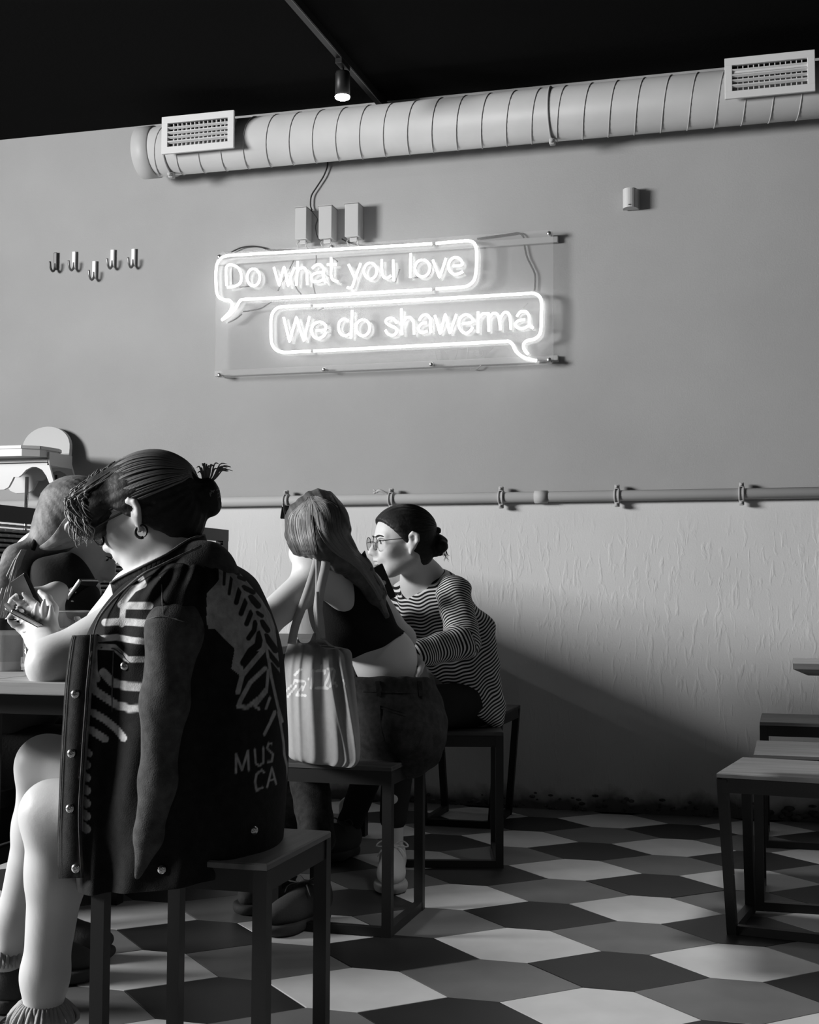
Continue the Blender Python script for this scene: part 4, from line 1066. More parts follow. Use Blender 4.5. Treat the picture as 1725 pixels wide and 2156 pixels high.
def lips(parent, T, s):
    F = Field(T(.09, 0, -.068)-.05, T(.09, 0, -.068)+.05, .0016)
    R_ = np.stack([T(1, 0, 0)-T(0, 0, 0), T(0, 1, 0)-T(0, 0, 0), T(0, 0, 1)-T(0, 0, 0)], 1)/s
    F.ell(T(.0945, 0, -.0620), np.array((.0090, .0205, .0046))*s, R_, .003*s); F.ell(T(.0925, 0, -.0734), np.array((.0090, .0175, .0056))*s, R_, .003*s)
    F.ell(T(.104, 0, -.0672), np.array((.012, .024, .0013))*s, R_, .002*s, 'sub')
    field_obj('lips', F, M['lip'], parent, relax=1)

# ---------------------------------------------------------------- person in the striped shirt (by the wall)
def person_striped():
    d0 = 4.60
    t = thing('person', 'seated person in a striped shirt and round glasses, dark hair in a bun', 'person', tuple(to_world(p3(985, 1490, 4.72))))
    H0 = p3(846, 1140, 4.5); f = np.array([-math.cos(math.radians(20)), -math.sin(math.radians(20)), -.06]); R = head_frame(f, (-.02, 0, 1)); S = 1.0
    sh_n, sh_f = p3(953, 1253, 4.52), p3(862, 1255, 4.80)
    el_n, wr_n = p3(975, 1352, 4.38), p3(868, 1382, 4.24)
    el_f, wr_f = p3(815, 1345, 4.62), p3(790, 1250, 4.42)
    neck = p3(893, 1222, 4.62); chest = p3(918, 1290, 4.65); waist = p3(968, 1420, 4.72); hip = p3(985, 1492, 4.74)
    B = Field(np.min([H0, wr_n, wr_f, hip], 0)-.26, np.max([H0, sh_f, hip, sh_n], 0)+.24, .0050)
    T = head_add(B, H0, R, S)
    B.cone(T(-.032, 0, -.045), neck, .054, .060, .03); B.cone(neck+np.array([-.0, 0, -.02]), chest, .075, .105, .06)
    limb(B, [chest, waist, hip], [.10, .095, .10], .05); B.cone(sh_n, sh_f, .05, .05, .05)
    limb(B, [sh_n, el_n, wr_n], [.046, .038, .025]); limb(B, [sh_f, el_f, wr_f], [.046, .038, .025])
    hand_add(B, wr_n, p3(835, 1400, 4.16)-wr_n, (.1, .3, -1), (.5, .6, .7, .8), 1.0, 1)
    hand_add(B, wr_f, p3(797, 1215, 4.36)-wr_f, (-.3, -1, .1), (.7, .8, .9, 1.0), .95, -1)
    field_obj('body', B, M['skin'], t, relax=2)
    eyes(t, T, S); lips(t, T, S)
    g = bpy.data.objects.new('glasses', None); link(g, t); glasses(g, T, .0235, M['black_metal'])
    Hh = Field(H0-.19, H0+.19, .0035); hair_cap(Hh, H0, R, S, .009, .012); Hh.cone(T(.030, .066, .045), T(.010, .076, .018), .012, .008, .012)
    for c, r in ((p3(922, 1142, 4.52), .030), (p3(929, 1150, 4.50), .024), (p3(921, 1117, 4.52), .0135), (p3(914, 1128, 4.51), .015), (p3(934, 1140, 4.52), .015), (p3(916, 1161, 4.51), .020), (p3(926, 1164, 4.52), .012)): Hh.ell(c, (r, r, r*.95), None, .004)
    ridge(Hh, H0, R, .0010, 30)
    field_obj('hair', Hh, M['hair_dark'], t, relax=1)
    L = meridians(T, 60, .0105, 46, 165, 1.75, end=p3(916, 1140, 4.50))
    for k in range(9):
        a = k*.7; bc = p3(924, 1145, 4.51); L.append([bc, bc+.022*np.array([math.cos(a), -.5, math.sin(a)]), bc+np.array([.018+.01*math.sin(a), -.01, -.03]), bc+np.array([.026+.012*math.sin(a*2), 0, -.05+.012*math.cos(a)])])
    tubes_obj('hair_strands', L, .0011, M['hair_strand_dark'], t, n=4, stuff=True)
    # shirt: body and near sleeve are separate pieces with stripes of their own
    ax = unit(neck-hip)
    Sh = Field(np.min([sh_f, wr_f, hip], 0)-.2, np.max([sh_f, hip, sh_n], 0)+.2, .0055)
    Sh.cone(chest, waist, .112, .112, .06); Sh.cone(waist, hip+np.array([.0, 0, -.02]), .112, .118, .06); Sh.ell(hip+np.array([.005, 0, .005]), (.112, .165, .10), None, .05)
    Sh.cone(sh_n+np.array([-.01, .03, 0]), sh_f, .062, .06, .07); Sh.cone(neck+np.array([0, 0, -.05]), chest, .085, .112, .06)
    Sh.cone(p3(1000, 1330, 4.72), p3(1014, 1500, 4.74), .075, .060, .05)
    Sh.cone(p3(932, 1236, 4.66), p3(966, 1322, 4.72), .052, .078, .05)
    Sh.cone(sh_f, el_f, .060, .055, .03); Sh.cone(el_f, el_f+(wr_f-el_f)*.6, .055, .045, .02)
    nd_ = unit(T(.02, 0, -.10)-neck); 
    Sh.cone(neck+np.array([-.012, -.01, -.030]), T(-.02, 0, -.03)+np.array([-.02, 0, 0]), .066, .085, .012, 'sub')
    a, b = p3(890, 1400, 4.6), p3(1036, 1534, 4.6); e = b-a
    Sh.cut(a, (-abs(e[2]), 0, -abs(e[0]))); Sh.cut(p3(1000, 1536, 4.7), (0.1, 0, -1))
    fold = lambda X, Y, Z: .0035*np.sin((X*.5+Z)*70+Y*20)*np.sin((X-Z*.6)*34+1)
    Sh.ripple(fold)
    wob = lambda V: .0045*np.sin(V[:, 0]*38)+.003*np.sin(V[:, 0]*90+V[:, 2]*20)
    P_ = .0118
    field_obj('shirt', Sh, stripe_mat('striped_jersey', 'stripe', .012, .62, .46), t, {'stripe': lambda V: ((V-neck)@ax+wob(V))/P_}, 'black and white striped shirt', 2)
    Sl = Field(np.min([sh_n, el_n, wr_n], 0)-.1, np.max([sh_n, el_n, wr_n], 0)+.1, .005)
    sA = sh_n+np.array([.004, -.012, .01])
    limb(Sl, [sA, el_n, wr_n+(el_n-wr_n)*.1], [.060, .056, .044], .02); Sl.ripple(lambda X, Y, Z: .004*np.sin(Z*75+X*30)*np.sin(X*50-Z*20))
    def sv(V):
        d1, t1 = seg_dist2(V, sA, el_n); d2, t2 = seg_dist2(V, el_n, wr_n)
        w = (d1 > d2).astype(float); l1, l2 = np.linalg.norm(el_n-sA), np.linalg.norm(wr_n-el_n)
        u1 = (V-sA)@unit(el_n-sA); u2 = l1+(V-el_n)@unit(wr_n-el_n)
        return (u1*(1-w)+u2*w+wob(V)*.6)/(P_*.92)
    field_obj('sleeve', Sl, bpy.data.materials['striped_jersey'], t, {'stripe': sv}, None, 2)
    col = [neck+np.array([-.012, -.01, -.030])+np.array([.073*math.cos(a)*1.0, .080*math.sin(a), .022*math.cos(a)-.012*math.sin(a)]) for a in np.linspace(0, 2*math.pi, 24)]
    # trousers
    kn, kf = p3(850, 1490, 4.40), p3(835, 1480, 4.62); an, af = p3(828, 1722, 4.32), p3(735, 1735, 4.72)
    Tr = Field(np.min([kn, kf, an, af], 0)-.12, np.max([hip, kn, kf], 0)+.16, .0065)
    hb = hip+np.array([0, 0, .02]); Tr.ell(hb, (.100, .15, .09), None, .05)
    for k, s in ((kn, -1), (kf, 1)): Tr.cone(hb+np.array([0, s*.075, 0]), k, .082, .062, .03)
    Tr.cut(np.array([hb[0], hb[1], .4525]), (0, 0, -1))
    limb(Tr, [kn, an], [.062, .044], .03); limb(Tr, [kf, af], [.062, .044], .03)
    field_obj('trousers', Tr, M['black_cloth2'], t, relax=2)
    for q in (an, af):
        Ank = Field(q*np.array([1, 1, 0])-.07, q+.12, .006); Ank.cone(q+np.array([0, 0, .06]), np.array([q[0], q[1], .07]), .036, .032, .02)
        field_obj('ankle', Ank, M['skin'], t, relax=1)
    shoe(t, np.array([an[0], an[1], 0.0]), p3(822, 1846, 4.12), M['shoe'], label='pale canvas sneaker'); shoe(t, np.array([af[0], af[1], 0.0]), p3(690, 1800, 4.60), M['shoe_dark'])
    ph = thing('phone', 'black phone held under the chin of the person in stripes', 'phone', tuple(to_world(p3(806, 1226, 4.36))))
    q = MB(); c = Vector(to_world(p3(806, 1228, 4.35))); Rm = Matrix.Rotation(YAW+.5, 3, 'Z') @ Matrix.Rotation(-.45, 3, 'Y'); q.box(c, (.052, .009, .12), Rm, .003); q.build('case', M['black'], ph)
    q = MB(); q.box(c+Rm @ Vector((0, .0052, 0)), (.046, .001, .11), Rm); q.build('screen', M['screen'], ph)
person_striped()

# ---------------------------------------------------------------- person seen from behind in the cropped top
def person_cropped():
    t = thing('person', 'seated person seen from behind in a cropped black top and jeans', 'person', tuple(to_world(p3(838, 1535, 3.86))))
    H0 = p3(664, 1132, 3.66); S = .93
    f = unit((-.40, .85, -.42)); R = head_frame(f, (-.12, .35, 1))
    hip = p3(836, 1525, 3.88); waist = p3(816, 1395, 3.90); chest = p3(735, 1288, 3.80); neck = p3(700, 1172, 3.74)
    sh_n, sh_f = p3(672, 1212, 3.66), p3(766, 1240, 3.86); el_n = p3(548, 1318, 3.52); wr_n = p3(430, 1335, 3.66); el_f = p3(846, 1345, 4.06); wr_f = p3(780, 1400, 4.30)
    B = Field(np.min([H0, wr_n, hip, el_n], 0)-.20, np.max([H0, sh_f, hip, el_f, wr_f], 0)+.2, .0055)
    T = head_add(B, H0, R, S, ears=(0, 1))
    B.cone(T(-.03, 0, -.05), neck, .052, .056, .03)
    axs = unit(neck-waist); lat = sh_f-sh_n; lat = unit(lat-axs*(lat@axs)); bk = np.cross(lat, axs); RR = np.stack([lat, bk, axs], 1)
    B.ell(chest, (.109, .095, .130), RR, .05); B.cone(chest, p3(800, 1372, 3.89), .090, .072, .03); B.ell(waist, (.104, .085, .085), RR, .05); B.ell(hip, (.105, .10, .09), None, .05)
    B.cone(neck, sh_n, .045, .050, .06); B.cone(neck, sh_f, .045, .050, .06); B.ell(p3(712, 1235, 3.68), (.05, .035, .075), RR, .03)
    limb(B, [sh_n, el_n, wr_n], [.052, .041, .026], .03); limb(B, [sh_f, el_f, wr_f], [.048, .038, .026], .03)
    hand_add(B, wr_n, (-1, .3, -.1), (0, 0, -1), (.3, .35, .4, .5), .95, 1); hand_add(B, wr_f, (-.8, .5, -.2), (0, 0, -1), (.4, .4, .5, .6), .95, -1)
    field_obj('body', B, M['skin'], t, relax=2)
    # top: torso shell with the armholes cut back
    Tp = Field(np.min([chest, waist, sh_n], 0)-.22, np.max([chest, waist, sh_f, neck], 0)+.2, .005)
    Tp.ell(chest, (.116, .101, .135), RR, .05); Tp.cone(chest, p3(800, 1372, 3.88), .104, .080, .03); Tp.ell(waist, (.110, .091, .085), RR, .04); Tp.cone(chest+axs*.06, neck-axs*.085+lat*.020, .085, .056, .04)
    Tp.cone(p3(722, 1212, 3.72), p3(758, 1248, 3.86), .042, .036, .03)
    Tp.cone(sh_n+np.array([-.012, -.03, .05]), sh_n+np.array([.002, -.03, -.085]), .078, .052, .01, 'sub')
    a, b = p3(745, 1387, 3.76), p3(869, 1339, 3.76); e = unit(b-a); Tp.cut(a, (e[2], .10, -e[0])); Tp.cut(neck-axs*.045, axs, .02)
    Tp.ripple(lambda X, Y, Z: .002*np.sin(Z*60+X*45))
    field_obj('crop_top', Tp, M['black_cloth'], t, relax=1)
    # jeans
    kn, kf = p3(640, 1545, 3.95), p3(690, 1530, 4.25); an, af = p3(668, 1770, 3.78), p3(600, 1760, 4.15)
    J = Field(np.min([kn, kf, an, af, hip], 0)-.13, np.max([hip, kn, kf], 0)+.2, .006)
    J.ell(hip, (.132, .138, .128), None, .04); J.cone(hip, p3(820, 1425, 3.88), .132, .126, .05, flat=((0, 1, 0), .98)); J.ell(p3(862, 1560, 3.80), (.095, .11, .10), None, .05)
    hb = hip+np.array([-.02, 0, -.045]); limb(J, [hb+np.array([0, -.06, 0]), kn, an], [.085, .066, .05], .03); limb(J, [hb+np.array([0, .08, 0]), kf, af], [.085, .066, .05], .03)
    a, b = p3(745, 1428, 3.76), p3(893, 1424, 3.76); e = unit(b-a); J.cut((a+b)/2+np.array([0, 0, .002]), (-.02, .10, 1))
    J.ripple(lambda X, Y, Z: .003*np.sin((X+Z)*55+Y*30)*np.sin((Z-X)*40))
    jn = field_obj('jeans', J, M['denim'], t, relax=2)
    jt = bvh(jn)
    def onj(px, py, off=.0): return stick(jt, px, py, .0008+off, 3.75)
    bands = [[onj(px, 1455+(px-745)*.04) for px in range(764, 890, 14)]]
    tubes_obj('waistband_seam', bands, .0022, M['denim'], jn)
    for px in (795, 884):
        q = MB(); A, C_ = onj(px, 1434, .004), onj(px+3, 1466, .004); q.bar(A, C_, .012, .005, (0, 1, 0)); mb_rdz(q).build('belt_loop', M['denim'], jn)
    pk = [[onj(800, 1484), onj(830, 1494), onj(890, 1514)], [onj(800, 1490), onj(830, 1500), onj(888, 1520)], [onj(800, 1484), onj(808, 1560), onj(850, 1595), onj(885, 1565), onj(890, 1514)]]
    tubes_obj('pocket', pk, .0022, M['denim'], jn)
    shoe(t, np.array([an[0], an[1], 0]), p3(575, 1850, 3.62), M['shoe_dark']); shoe(t, np.array([af[0], af[1], 0]), p3(520, 1850, 3.85), M['shoe_dark'])
    # hair: cap, falling mass to the right shoulder, strands lit along the left
    Hh = Field(np.min([H0, p3(800, 1300, 3.7)], 0)-.19, np.max([H0, p3(830, 1280, 3.85)], 0)+.16, .0042)
    hair_cap(Hh, H0, R, S, .010, .030)
    pts = [T(-.06, 0, .07), T(-.09, -.005, .01), p3(676, 1135, 3.56), p3(712, 1168, 3.60), p3(755, 1200, 3.66), p3(790, 1250, 3.72), p3(812, 1296, 3.76)]
    limb(Hh, pts, [.045, .052, .048, .040, .032, .024, .010], .03)
    limb(Hh, [T(-.02, .055, .06), T(-.03, .064, -.03), p3(632, 1160, 3.60)], [.024, .022, .012], .03); limb(Hh, [T(-.05, -.05, .03), T(-.05, -.058, -.06), p3(752, 1180, 3.70)], [.03, .028, .016], .03)
    Hh.ripple(lambda X, Y, Z: .0016*np.sin((X*.9+(Z-1.0)*.5)*210)+.0010*np.sin((X*.9+(Z-1.0)*.5)*470+1))
    hm = field_obj('hair', Hh, M['hair_mid'], t, relax=1)
    L = []; ht = bvh(hm)
    def lay(path, jit=3.0):
        pts = np.array(path, float); out = []; dx = rng.uniform(-jit, jit)
        for c in catmull([Vector((x, y, 0)) for x, y in pts], 4):
            h = ht.ray_cast(CO, ray(c.x+dx, c.y).normalized())
            if h[0] is not None: out.append(to_rdz(h[0]-ray(c.x, c.y).normalized()*.0008))
        return out
    for u in np.linspace(0, 1, 110):
        x0 = 648+18*u
        if u < .45:
            w = u/.45; path = [(x0, 1050+rng.uniform(-4, 6)), (612+45*w, 1085), (611+50*w, 1125), (628+40*w, 1168)]
        else:
            w = (u-.45)/.55; path = [(x0, 1048+rng.uniform(-4, 6)), (664+44*w, 1078-12*w), (672+46*w, 1120), (700+42*w, 1160-6*w), (752+18*w, 1196-16*w), (790+14*w, 1246-16*w), (812, 1290)]
        P_ = lay(path)
        if len(P_) > 4: L.append(P_)
    for k in range(6): L.append([p3(735, 1150+5*k, 3.66), p3(755+3*k, 1168, 3.66), p3(762+2*k, 1168+k, 3.65), p3(768, 1160, 3.64)])
    tubes_obj('hair_strands', L, .0015, M['hair_strand_mid'], t, n=4, stuff=True, k=1)
    sg = bpy.data.objects.new('sunglasses', None); link(sg, t)
    Rm = Matrix(((R[0][0], R[0][1], R[0][2]), (R[1][0], R[1][1], R[1][2]), (R[2][0], R[2][1], R[2][2])))
    for q in (1, -1):
        m = MB(); m.box(Vector(T(.062, q*.042, .112)), (.008, .060, .040), Rm @ Matrix.Rotation(-.75, 3, 'Y'), .003); mb_rdz(m).build('lens', M['screen'], sg)
        tubes_obj('temple', [[T(.025, q*.078, .120), T(-.0, q*.087, .075), T(-.02, q*.088, .02), T(-.03, q*.086, -.02)]], .0028, M['black'], sg)
person_cropped()

# ---------------------------------------------------------------- canvas tote bag on that shoulder
def tote():
    t = thing('tote_bag', 'pale canvas tote bag hanging from a shoulder by two handles', 'bag', tuple(to_world(p3(680, 1600, 3.62))))
    rows = [(1352, 612, 690, 3.60, .012), (1362, 600, 738, 3.60, .030), (1400, 592, 746, 3.60, .045), (1450, 590, 752, 3.60, .055), (1500, 592, 757, 3.60, .060), (1550, 596, 761, 3.60, .062), (1588, 600, 760, 3.60, .058), (1604, 606, 750, 3.60, .045), (1607, 622, 735, 3.60, .02)]
    def fold(V, th, v):
        u = np.cos(th)[None, :]; front = np.clip(np.sin(th), 0, 1)[None, :]; v = v[:, None]
        # folds fan out from the two handle roots
        g = np.zeros((V.shape[0], V.shape[1]))
        for x0, x1, w, a in ((-.05, -.12, .10, .030), (.28, .34, .12, .034), (.52, .92, .07, .028), (-.62, -.78, .10, .018), (.10, .60, .05, .012), (-.35, -.5, .07, .014)):
            c = x0+(x1-x0)*np.minimum(1, v*1.3); g += a*np.exp(-((u-c)/w)**2)*np.exp(-v*1.1)*np.minimum(1, .35+v*3)
        g += .0035*np.sin(u*24+v*8)*np.clip(v-.75, 0, 1)*4
        V[:, :, 1] -= g*front
        V[:, :, 1] -= .085*u
        top = np.exp(-(v/.10)**2)
        V[:, :, 2] += top*(.030*np.exp(-((u-.22)/.16)**2)+.016*np.exp(-((u+.75)/.2)**2)-.004-.02*np.clip(u-.45, 0, 1))
        return V
    V, F = loft(rows, 150, .7, 2.6, fold, 70)
    n = 150; m = 70
    F = list(map(tuple, F))+[tuple(range((m-1)*n+n-1, (m-1)*n-1, -1))]
    px = to_px(V); pr = np.zeros(len(V))
    for p, w in (([(890, 430), (900, 350), (1045, 322)], 40), ([(1010, 335), (960, 480), (900, 620)], 45), ([(1085, 350), (1050, 500), (1000, 640), (1060, 560), (1130, 665)], 42), ([(885, 680), (980, 670), (1035, 600)], 38),
                 ([(340, 545), (560, 545), (620, 500)], 26), ([(480, 325), (410, 380), (345, 450)], 45), ([(330, 600), (160, 760)], 34), ([(390, 620), (300, 740), (210, 855)], 36), ([(485, 640), (420, 740), (370, 830), (460, 785), (510, 830), (570, 800)], 34),
                 ([(550, 600), (480, 740)], 32), ([(690, 340), (680, 480), (650, 690)], 50), ([(740, 360), (880, 365)], 26), ([(700, 690), (880, 665)], 24), ([(840, 270), (830, 330)], 36), ([(1290, 640), (1220, 520)], 30)):
        pr = np.maximum(pr, stroke(px, [(580+x/8.625, 1370+y/8.625) for x, y in p], w/8.625, 1.5))
    mm = attr_mat('printed_canvas', 'print', .27, .50, .9, bump=.2, bscale=500, mottle=.05)
    o = mesh_obj('bag', to_world(V), F, mm, t, True, attrs={'print': pr})
    def strap(pts, w, name):
        C_ = catmull([Vector(p) for p in pts], 6); q = MB(); n_ = len(C_); VV = []; th_ = .0022
        for i, c in enumerate(C_):
            tt = (C_[min(i+1, n_-1)]-C_[max(i-1, 0)]).normalized(); up = Vector((.25, -.97, 0)); x = tt.cross(up).normalized(); y = x.cross(tt)
            ww = w*(1 if i < n_*.8 else 1+.3*(i-n_*.8)/(n_*.2))/2
            VV += [c-x*ww-y*th_, c+x*ww-y*th_, c+x*ww+y*th_, c-x*ww+y*th_]
        FF = [(i*4+j, i*4+(j+1) % 4, (i+1)*4+(j+1) % 4, (i+1)*4+j) for i in range(n_-1) for j in range(4)]+[(3, 2, 1, 0), tuple(range(4*n_-4, 4*n_))]
        q.add(VV, FF); mb_rdz(q).build(name, M['canvas'], t, True)
    strap([p3(614, 1356, 3.56), p3(622, 1318, 3.555), p3(634, 1285, 3.545), p3(650, 1240, 3.535), p3(664, 1196, 3.545), p3(669, 1166, 3.565), p3(672, 1152, 3.62), p3(690, 1158, 3.70)], .022, 'handle')
    strap([p3(676, 1346, 3.545), p3(674, 1318, 3.54), p3(670, 1280, 3.535), p3(676, 1235, 3.535), p3(685, 1195, 3.545), p3(686, 1170, 3.565), p3(683, 1156, 3.61), p3(688, 1160, 3.70)], .024, 'handle')
    strap([p3(672, 1330, 3.537), p3(668, 1270, 3.53), p3(668, 1210, 3.54), p3(667, 1168, 3.56), p3(668, 1153, 3.61)], .010, 'handle_edge')
tote()
# ---------------------------------------------------------------- person in the painted denim jacket (nearest)
def person_denim():
    t = thing('person', 'nearest seated person, bare-legged, painted denim jacket draped over the shoulders', 'person', tuple(to_world(p3(440, 1640, 2.53))))
    S = .90; H0 = p3(309, 1084, 2.58); th_ = math.radians(12); pt = math.radians(22)
    f = np.array([-math.cos(th_)*math.cos(pt), math.sin(th_)*math.cos(pt), -math.sin(pt)]); R = head_frame(f, (-.20, .05, 1))
    neck = p3(376, 1190, 2.56); chest = p3(370, 1330, 2.55); waist = p3(400, 1500, 2.55); hip = p3(430, 1690, 2.54)
    hip[2] = .55
    sh_n, sh_f = p3(345, 1262, 2.56), p3(300, 1262, 2.80)
    el_n, wr_n = p3(112, 1398, 2.52), p3(92, 1350, 2.68)
    el_f, wr_f = p3(200, 1400, 2.88), p3(150, 1350, 2.80)
    B = Field(np.min([wr_n, el_n, hip, sh_n, p3(20, 1950, 3.0)], 0)-.17, np.max([H0, sh_f, hip, neck], 0)+.22, .0060)
    B2 = Field(H0-.20, H0+.19, .0036)
    T = head_add(B, H0, R, S); 
    B.cone(T(-.030, 0, -.05), neck, .052, .050, .02)
    limb(B, [neck-np.array([0, 0, .07]), chest, waist, hip], [.065, .115, .11, .125], .05); B.cone(sh_n, sh_f, .05, .05, .05)
    limb(B, [sh_n, el_n, wr_n], [.050, .045, .029], .03); limb(B, [sh_f, el_f, wr_f], [.05, .042, .028], .03)
    hand_add(B, wr_n, p3(75, 1318, 2.74)-wr_n, (-.75, .25, .6), (.45, .5, .55, .6), 1.0, 1)
    hand_add(B, wr_f, p3(110, 1335, 2.74)-wr_f, (-.2, -.6, .7), (.5, .6, .6, .7), 1.0, -1)
    kn, an = p3(112, 1712, 2.50), p3(90, 2110, 2.55); kf, af = p3(98, 1612, 2.78), p3(16, 1955, 2.98)
    an[2] = .10; af[2] = .10
    limb(B, [hip+np.array([-.06, -.09, -.03]), kn, kn+(an-kn)*.28+np.array([.012, 0, 0]), kn+(an-kn)*.75, an], [.085, .056, .052, .040, .034], .03)
    limb(B, [hip+np.array([-.06, .08, .0]), kf, kf+(af-kf)*.3+np.array([.012, 0, 0]), kf+(af-kf)*.75, af], [.085, .058, .052, .040, .034], .03)
    limb(B, [an, an*np.array([1, 1, 0])+np.array([0, 0, .06])], [.036, .034], .02); limb(B, [af, af*np.array([1, 1, 0])+np.array([0, 0, .06])], [.036, .034], .02)
    body = field_obj('body', B, M['skin'], t, relax=2)
    # the finer face, neck and ear, closed over the same skull
    eyes(t, T, S); lips(t, T, S)
    g = bpy.data.objects.new('glasses', None); link(g, t); glasses(g, T, .027, M['black'], y=.034, x=.108, tr=.0022)
    # shorts and a pale T-shirt under the jacket
    Sh = Field(np.min([hip, kn, kf], 0)-.16, np.max([hip, kn, kf], 0)+.2, .007)
    Sh.ell(hip, (.145, .165, .115), None, .04); Sh.cone(hip+np.array([-.05, -.09, -.03]), hip+(kn-hip)*.62+np.array([0, -.02, 0]), .098, .088, .03); Sh.cone(hip+np.array([-.05, .08, 0]), hip+(kf-hip)*.55, .098, .088, .03)
    field_obj('shorts', Sh, M['black_cloth2'], t, relax=1)
    Ts = Field(np.min([chest, sh_f, waist], 0)-.2, np.max([chest, sh_f, sh_n], 0)+.2, .007)
    limb(Ts, [chest, waist], [.122, .118], .05); Ts.cone(sh_n+np.array([0, .03, 0]), sh_f, .062, .068, .05); Ts.cone(sh_f, sh_f+(el_f-sh_f)*.5, .070, .075, .02); Ts.cone(neck+np.array([0, 0, .05]), neck-np.array([0, 0, .03]), .075, .075, .01, 'sub')
    field_obj('t_shirt', Ts, M['white_cloth'], t, relax=1)
    # hair: swept up to a tuft behind, curls falling over the forehead
    Hh = Field(H0-.22, H0+.23, .0040); hair_cap(Hh, H0, R, S, .017, .010)
    for p, r in (((.066, .046, .074), .034), ((.082, .0, .078), .034), ((.066, -.045, .074), .034), ((.096, .028, .048), .031), ((.076, .060, .042), .028), ((.104, -.005, .050), .031), ((.112, .030, .022), .024), ((.100, .050, .010), .018), ((.118, .005, .020), .022)): Hh.ell(T(*p), (r, r, r), None, .025)
    bun = p3(437, 1045, 2.58)
    Hh.cone(T(-.112, 0, .03), bun, .016, .020, .010); Hh.ell(bun, (.024, .026, .036), None, .01); Hh.ell(bun+np.array([.006, 0, -.018]), (.020, .022, .022), None, .01)
    Hh.cone(T(-.085, .0, -.05), p3(402, 1112, 2.56), .026, .010, .02)
    ridge(Hh, H0, R, .0016, 26)
    field_obj('hair', Hh, M['hair_dark'], t, relax=1)
    L = []
    for k in range(520):      # loose curls over the forehead and crown
        a = rng.uniform(-1, 1); b = T(.02+rng.uniform(-.05, .06), .062*a, .122-.03*a*a+rng.uniform(-.005, .012)); path = [b]
        ph = rng.uniform(0, 6.3); x, y, z = .058+rng.uniform(0, .055), .080*a, .118-.03*a*a+rng.uniform(-.025, .0); n_ = rng.randint(6, 11); st = .013
        for i in range(n_):
            ph += 1.15; x += .007 if i < 3 else rng.uniform(-.002, .006); z -= st*(.35 if i < 3 else 1.0)
            path.append(T(min(x, .140)+.006*math.cos(ph), y+.008*math.sin(ph)+.01*a, z+.004*math.sin(ph*1.3)))
        L.append(path)
    L += meridians(T, 110, .0185, 40, 168, 1.8, .05, end=bun+np.array([-.012, 0, 0]))
    for k in range(40): L.append([bun+.024*unit(rng.normal(size=3)) for _ in range(5)])
    for k in range(26):
        a = rng.uniform(-.9, 1.2); ln = rng.uniform(.03, .058)
        L.append([bun+np.array([-.01, 0, .015]), bun+np.array([.012*a, .004, .035]), bun+np.array([.022*a+.004, .0, .028+ln*.6]), bun+np.array([.034*a+.008, .0, .02+ln*.75])])
    for k in range(14): L.append([T(-.09, .02, -.04), p3(396+rng.uniform(-8, 8), 1100, 2.55), p3(404+rng.uniform(-6, 10), 1114, 2.55), p3(398+rng.uniform(-8, 14), 1130+rng.uniform(-4, 8), 2.56)])
    tubes_obj('hair_strands', L, .0016, M['hair_strand_mid'], t, n=4, stuff=True)
    er = [T(-.006+.013*math.sin(a), .080, -.046-.013*math.cos(a)) for a in np.linspace(0, 2*math.pi, 18)]
    tubes_obj('earring', [er], .0030, M['black_metal'], t, k=1)
    tubes_obj('necklace', [[neck+np.array([.062*math.cos(a), .066*math.sin(a), -.006+.05*math.cos(a)*.3-.02*abs(math.sin(a))]) for a in np.linspace(0, 2*math.pi, 24)]], .0009, M['gold'], t, k=1)
    # ---- the jacket
    jk = bpy.data.objects.new('denim_jacket', None); link(jk, t)
    rows = [(1176, 352, 452, 2.56, .085), (1190, 326, 496, 2.56, .15), (1215, 290, 532, 2.56, .19), (1250, 250, 553, 2.56, .205), (1300, 212, 574, 2.56, .21), (1350, 188, 589, 2.56, .21), (1400, 180, 597, 2.56, .21), (1500, 174, 603, 2.56, .215), (1600, 168, 606, 2.56, .22), (1700, 166, 600, 2.56, .225), (1780, 168, 594, 2.56, .225), (1852, 172, 586, 2.56, .225)]
    def fold(V, th, v):
        u = np.cos(th)[None, :]; fr = np.clip(np.sin(th), 0, 1)[None, :]; v = v[:, None]
        g = .010*np.exp(-((u+.62)/.10)**2)*np.clip(v*2-.4, 0, 1)-.026*np.exp(-((u+.46+.0*v)/.14)**2)*np.clip(v*4-.8, 0, 1)
        g += .012*np.exp(-((u-.10-.1*v)/.10)**2)*np.clip(v*3-.3, 0, 1)-.010*np.exp(-((u-.35)/.12)**2)*np.clip(v*3-.6, 0, 1)+.008*np.exp(-((u-.62)/.10)**2)*np.clip(v*2-.2, 0, 1)
        g += .004*np.sin(u*30+v*9)*np.exp(-((v-.2)/.12)**2)+.0025*np.sin(u*17+v*26)
        V[:, :, 1] -= g*fr
        hem = np.clip((v-.9)/.1, 0, 1)
        V[:, :, 2] += hem*(.058*np.clip(u*.5+.5, 0, 1)+.03*(1-np.clip(np.sin(th)[None, :]*2, 0, 1)))
        return V
    n, m = 420, 300
    V, F = loft(rows, n, .78, 2.25, fold, m)
    px = to_px(V); paint = np.zeros(len(V))
    front = np.tile(np.arange(n) < int(n*.78), m)
    cr = lambda ox, oy, s: (lambda pts: [(ox+x/s, oy+y/s) for x, y in pts])
    c1, c2, c3 = cr(120, 1180, 5.134), cr(420, 1160, 5.99), cr(460, 1500, 6.339)
